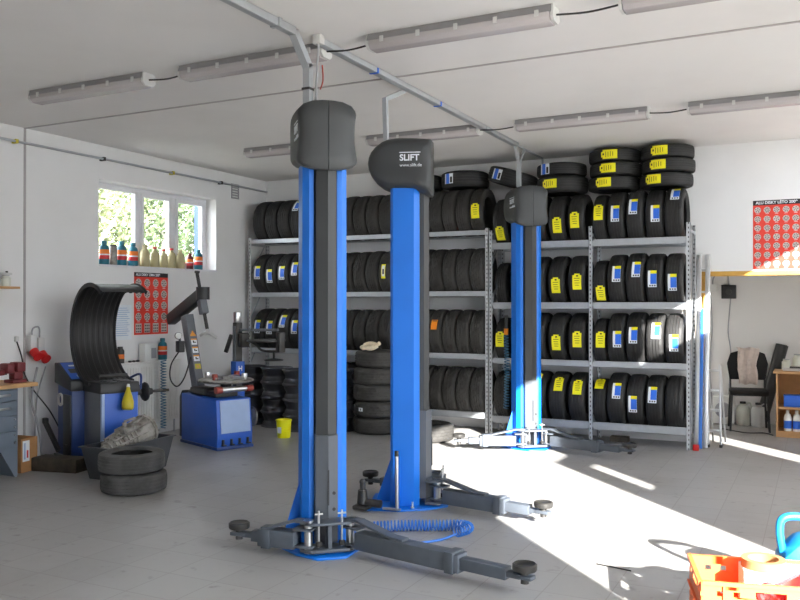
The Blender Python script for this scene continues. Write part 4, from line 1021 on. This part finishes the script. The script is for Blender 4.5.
# small room behind the doorway
t = thing('fan_heater', 'white square fan heater on the floor under the black socket', 'heater', (-1.115, 11.5, 0))
MB(PWHITE).box(-.13, .13, -.08, .08, .01, .36, .012).build('body', t); MB(CABLE).lathe([(1e-6, 0), (.095, 0), (.1, .006), (.085, .012), (.03, .008), (1e-6, .012)], 28, (0, -.094, .19), 'y').build('grille', t)
t = thing('socket_box', 'black socket box on small room wall above the heater', 'socket', (-1.07, FY1, 1.62)); MB(BLACKP).box(-.09, .09, -.07, -.001, 0, .18, .008).build('body', t); MB(DSTEEL).cyl((0, -.07, .09), (0, -.085, .09), .04).build('outlet', t)
tag(MB(PWHITE).box(-.06, .06, -.05, -.001, 0, .1, .006).build('junction_box', None, (-1.27, FY1, 1.71)), 'white junction box left of the black socket box', 'box')
tag(MB(BCABLE).tube([(-1.43 + .1 * math.cos(a), FY1 - .015, 1.73 + .13 * math.sin(a)) for a in [2 * PI * i / 24 for i in range(24)]], .012, 8, True).build('cable_loop'), 'black cable loop hanging on small room wall near the jamb', 'cable')
for k, (pts, lb) in enumerate((([(-1.27, 1.81), (-1.26, 1.9), (-1.18, 1.97), (-1.09, 1.93), (-1.07, 1.80)], 'grey cable arching over the black socket box'), ([(-1.05, 1.62), (-1.08, 1.2), (-1.05, .9), (-1.07, .365)], 'grey cable hanging from black socket box to heater'), ([(-1.3, 1.71), (-1.28, 1.2), (-1.31, .7), (-1.27, .1)], 'grey cable hanging down the small room wall beside jamb'))):
    tag(MB(CABLE).tube(spline([(x, FY1 - .014 - (.05 if k == 1 and z < .5 else 0), z) for x, z in pts]), .008).build('power_cable'), lb, 'cable')
t = thing('office_chair', 'black fabric chair with a beige cloth over its back', 'chair', (-.79, 11.12, 0), R_(8))
MB(FAB).box(-.22, .22, -.2, .2, .43, .50, .025).build('seat', t)
bk = MB(FAB); bk.prism([(-.21, .60), (.21, .60), (.24, .80), (.20, .93), (.08, .97), (-.08, .97), (-.20, .93), (-.24, .80)], .17, .21, 'y', bev=.012); bk.build('backrest', t)
for sx in (-.2, .2):
    for y0, y1 in ((-.2, -.17), (.2, .19)):
        MB(BLACKP).cyl((sx * 1.1, y0 * 1.1, 0), (sx, y1, .44), .013).build('leg', t)
    MB(BLACKP).cyl((sx, .19, .44), (sx, .20, .64), .012).build('back_post', t)
mb = MB(CLOTH)
n, m_ = 10, 9; V = {}
for i in range(n + 1):
    for j in range(m_ + 1):
        fx = (i / n - .5); s = j / m_
        w = .27 - .1 * s * (1 if j < 6 else .6)
        zz = .998 - max(0, s - .15) * .53 if s > .15 else .998
        yy = .155 + .10 * (1 - s / .15) if s < .15 else .150
        V[i, j] = mb.bm.verts.new((fx * w + .01 * math.sin(9 * s), yy - .012 * math.sin(14 * fx + 3 * s) - .012, zz + .008 * math.sin(11 * fx)))
for i in range(n):
    for j in range(m_): mb._f((V[i, j], V[i + 1, j], V[i + 1, j + 1], V[i, j + 1]), True)
o = mb.build('cloth', None, (-.79, 11.12, 0), (0, 0, R_(8))); md = o.modifiers.new('s', 'SOLIDIFY'); md.thickness = .006
tag(o, 'beige cloth draped over the black chair back', 'cloth')
mb = MB(BLACKP); mb.cyl((0, 0, .03), (.25, .03, 1.03), .075, n=24); mb.m(FAB).cyl((.249, .0299, 1.025), (.251, .0301, 1.034), .06)
tag(mb.build('mat_roll', None, (-.68, 11.63, 0)), 'tall black rolled mat leaning behind the chair', 'roll')
def jug(x, y, lb, m):
    t = thing('jug', lb, 'jug', (x, y, 0)); MB(m).lathe([(1e-6, 0), (.08, 0), (.087, .015), (.087, .2), (.07, .245), (.03, .26), (.03, .275)], 24).build('body', t); MB(DSTEEL).lathe([(.036, .275), (.036, .3), (1e-6, .3)], 16).build('cap', t)
    MB(m).tube(spline([(.03, 0, .265), (.08, 0, .29), (.1, 0, .25), (.09, 0, .2)]), .01).build('handle', t)
jug(-.885, 11.50, 'cloudy white jug under the chair, nearer the heater', TRANSL); jug(-.70, 11.455, 'greyish jug under the chair, beside the black roll', PGRY)
t = thing('open_cabinet', 'open beech shelf cabinet at the right photo edge', 'cabinet', (-.46, 10.63, 0))
mb = MB(WOOD); mb.box(0, .02, 0, .4, .03, .74); mb.build('side_panel', t); MB(WOOD).box(.66, .68, 0, .4, .03, .74).build('side_panel', t)
MB(WOOD).box(-.03, .71, -.02, .42, .74, .765, .003).build('top', t); MB(WOOD).box(.02, .66, .01, .39, .33, .35).build('shelf', t); MB(WOOD).box(.02, .66, .01, .39, .05, .07).build('shelf', t); MB(WOOD).box(0, .68, .02, .05, 0, .05).build('plinth', t); MB(CARD).box(.02, .66, .39, .4, .07, .74).build('back_panel', t)
t = thing('blue_box', 'blue box on the upper cabinet shelf', 'box', (-.26, 10.78, .351)); MB(LBLUE).box(-.12, .12, -.08, .08, 0, .12, .004).build('body', t); MB(LBLUE).box(-.124, .124, -.084, .084, .12, .135, .004).build('lid', t)
for k, x in enumerate((-.34, -.245)):
    t = thing('spray_bottle', ['left', 'right'][k] + ' white bottle with blue label on the lower cabinet shelf', 'bottle', (x, 10.72, .071), 0, 'bottles in the cabinet')
    MB().lathe([(1e-6, 0), (.04, 0), (.042, .03), (.0425, .12), (.042, .15), (.03, .19), (.016, .205)], 20, mfun=lambda i: (PWHITE, PWHITE, LBLUE if i == 2 else PWHITE, PWHITE, PWHITE, PWHITE)[i]).build('body', t); MB(PWHITE).lathe([(.018, .205), (.018, .24), (1e-6, .24)], 14).build('cap', t)
tag(MB(PGRY).box(-.13, .13, -.06, .06, 0, .03, .006).m(DSTEEL).box(-.06, .1, -.04, .04, .03, .05, .006).build('tray', None, (-.26, 10.80, .766)), 'grey tray with dark tool on top of the beech cabinet', 'tray')
jar(-.36, 10.92, .766, .05, .13, 'shorter cloudy jar on the beech cabinet top'); jar(-.235, 10.94, .766, .06, .19, 'taller cloudy jar on the beech cabinet top at photo edge')
tag(MB(BCABLE).tube(spline([(-1.1, 11.0, .008), (-.8, 10.78, .008), (-.6, 10.85, .008), (-.5, 10.72, .008)]), .007, 6).build('floor_cable'), 'thin cable on the floor between heater and cabinet', 'cable')

# ------------------------------------------------------------------ crate in the foreground
CRZ = R_(14)
t = thing('plastic_crate', 'sunlit orange-red plastic crate in the bottom right photo corner', 'crate', (-.245, 4.26, 0), CRZ)
def crate_holes(w):
    hs = []
    for z in (.235, .12):
        c = w / 2; hs.append((c - .065, c + .065, z - .018, z + .018))
        for k in (1, 2):
            for s in (-1, 1): hs.append((c + s * (.075 + .07 * k) - .014, c + s * (.075 + .07 * k) + .014, z - .012, z + .012))
    return hs
CW, CD, CHH, TH = .60, .40, .29, .008
for nm, M, w in (('front_wall', Matrix.Translation((-CW / 2, -CD / 2, .005)), CW), ('back_wall', Matrix.Translation((-CW / 2, CD / 2 - TH, .005)), CW),
                 ('side_wall', Matrix.Translation((-CW / 2 + TH, -CD / 2 + TH, .005)) @ Matrix.Rotation(PI / 2, 4, 'Z'), CD - 2 * TH), ('side_wall', Matrix.Translation((CW / 2, -CD / 2 + TH, .005)) @ Matrix.Rotation(PI / 2, 4, 'Z'), CD - 2 * TH)):
    mb = MB(CRATE); grid_panel(mb, w, CHH, TH, crate_holes(w), M); mb.build(nm, t)
MB(CRATE).box(-CW / 2, CW / 2, -CD / 2, CD / 2, 0, .006).build('bottom', t)
mb = MB(CRATE)
for s in (-1, 1):
    y0, y1 = sorted((s * CD / 2, s * (CD / 2 + .012))); mb.box(-CW / 2 - .012, CW / 2 + .012, y0, y1, CHH - .012, CHH + .006); mb.box(-CW / 2 - .012, CW / 2 + .012, y0, y1, .16, .17)
    x0, x1 = sorted((s * CW / 2, s * (CW / 2 + .012))); mb.box(x0, x1, -CD / 2, CD / 2, CHH - .012, CHH + .006); mb.box(x0, x1, -CD / 2, CD / 2, .16, .17)
for x in (-.2, .2): mb.box(x - .004, x + .004, -CD / 2 - .01, -CD / 2, .0, CHH - .012)
mb.build('rim', t)
RC = Matrix.Rotation(CRZ, 4, 'Z'); CO = Vector((-.245, 4.26, 0))
def inc(x, y, z): return CO + RC @ Vector((x, y, z))
t2 = thing('paper_carton', 'white carton sitting inside the orange-red crate', 'box', inc(.04, .08, .007), CRZ); MB(LWHITE).box(-.12, .2, -.08, .08, 0, .285, .004).build('body', t2)
tag(MB(CARD).lathe([(.07, 0), (.1, 0), (.1, .04), (.07, .04)], 28, closed=True).build('tape_roll', None, inc(.02, .08, .294)), 'brown roll lying on the white carton in the crate', 'roll')
t3 = thing('power_tool', 'red power tool lying over the right of the crate', 'tool', inc(.12, -.10, .007), CRZ + .2)
MB(REDT).prism([(-.1, .0), (.14, .0), (.16, .31), (.1, .33), (-.06, .24), (-.1, .22)], -.05, .05, 'y', bev=.02).build('body', t3); MB(REDT).tube(spline([(-.06, 0, .22), (-.12, 0, .26), (-.16, 0, .23), (-.15, 0, .2)]), .018).build('handle', t3)
t4 = thing('canister_tool', 'bright blue tool with loop handle standing behind the crate', 'tool', (-.09, 4.74, 0), R_(20))
MB(CYAN).prism([(-.11, .0), (.2, .0), (.22, .34), (.14, .40), (-.02, .36), (-.11, .27)], -.09, .09, 'y', bev=.03).build('body', t4)
MB(CYAN).tube(spline([(-.09, 0, .27), (-.105, 0, .38), (-.09, 0, .445), (-.02, 0, .46), (.1, 0, .44), (.16, 0, .38)]), .02, 10).build('loop_handle', t4); MB(RBAND).cyl((.02, -.09, .33), (.02, -.105, .33), .022).build('button', t4)
tag(MB(DSTEEL).tube(spline([(-1.19, 4.95, .005), (-1.08, 4.93, .005), (-.98, 4.91, .005)]), .004, 6).build('floor_wire'), 'thin dark wire on the sunlit floor left of the crate', 'wire')

# ------------------------------------------------------------------ light
sd = bpy.data.lights.new('sun', 'SUN'); so = bpy.data.objects.new('sun', sd); C.objects.link(so)
dv = Vector((-.68, .735, -.38)).normalized(); so.rotation_euler = dv.to_track_quat('-Z', 'Y').to_euler()
sd.energy = 31; sd.angle = R_(.53); sd.color = (1., .97, .92)
w = bpy.data.worlds.new('sky'); bpy.context.scene.world = w; w.use_nodes = True
bg = w.node_tree.nodes['Background']; bg.inputs['Color'].default_value = (.88, .94, 1., 1); bg.inputs['Strength'].default_value = 11

# ------------------------------------------------------------------ camera
cd = bpy.data.cameras.new('camera'); co = bpy.data.objects.new('camera', cd); C.objects.link(co)
cd.sensor_width = 36; cd.lens = 832 / 800 * 36; cd.clip_start = .05
co.location = (0, 0, 1.55); co.rotation_euler = (R_(90) + math.atan(4 / 832), 0, math.atan(420 / 832))
sc = bpy.context.scene; sc.camera = co
vs = sc.view_settings; vs.view_transform = 'Standard'; vs.look = 'None'; vs.exposure = .34; vs.gamma = 1; vs.use_curve_mapping = False
sc.cycles.use_denoising = True
sc.cycles.max_bounces = 10; sc.cycles.diffuse_bounces = 7; sc.cycles.sample_clamp_indirect = 8
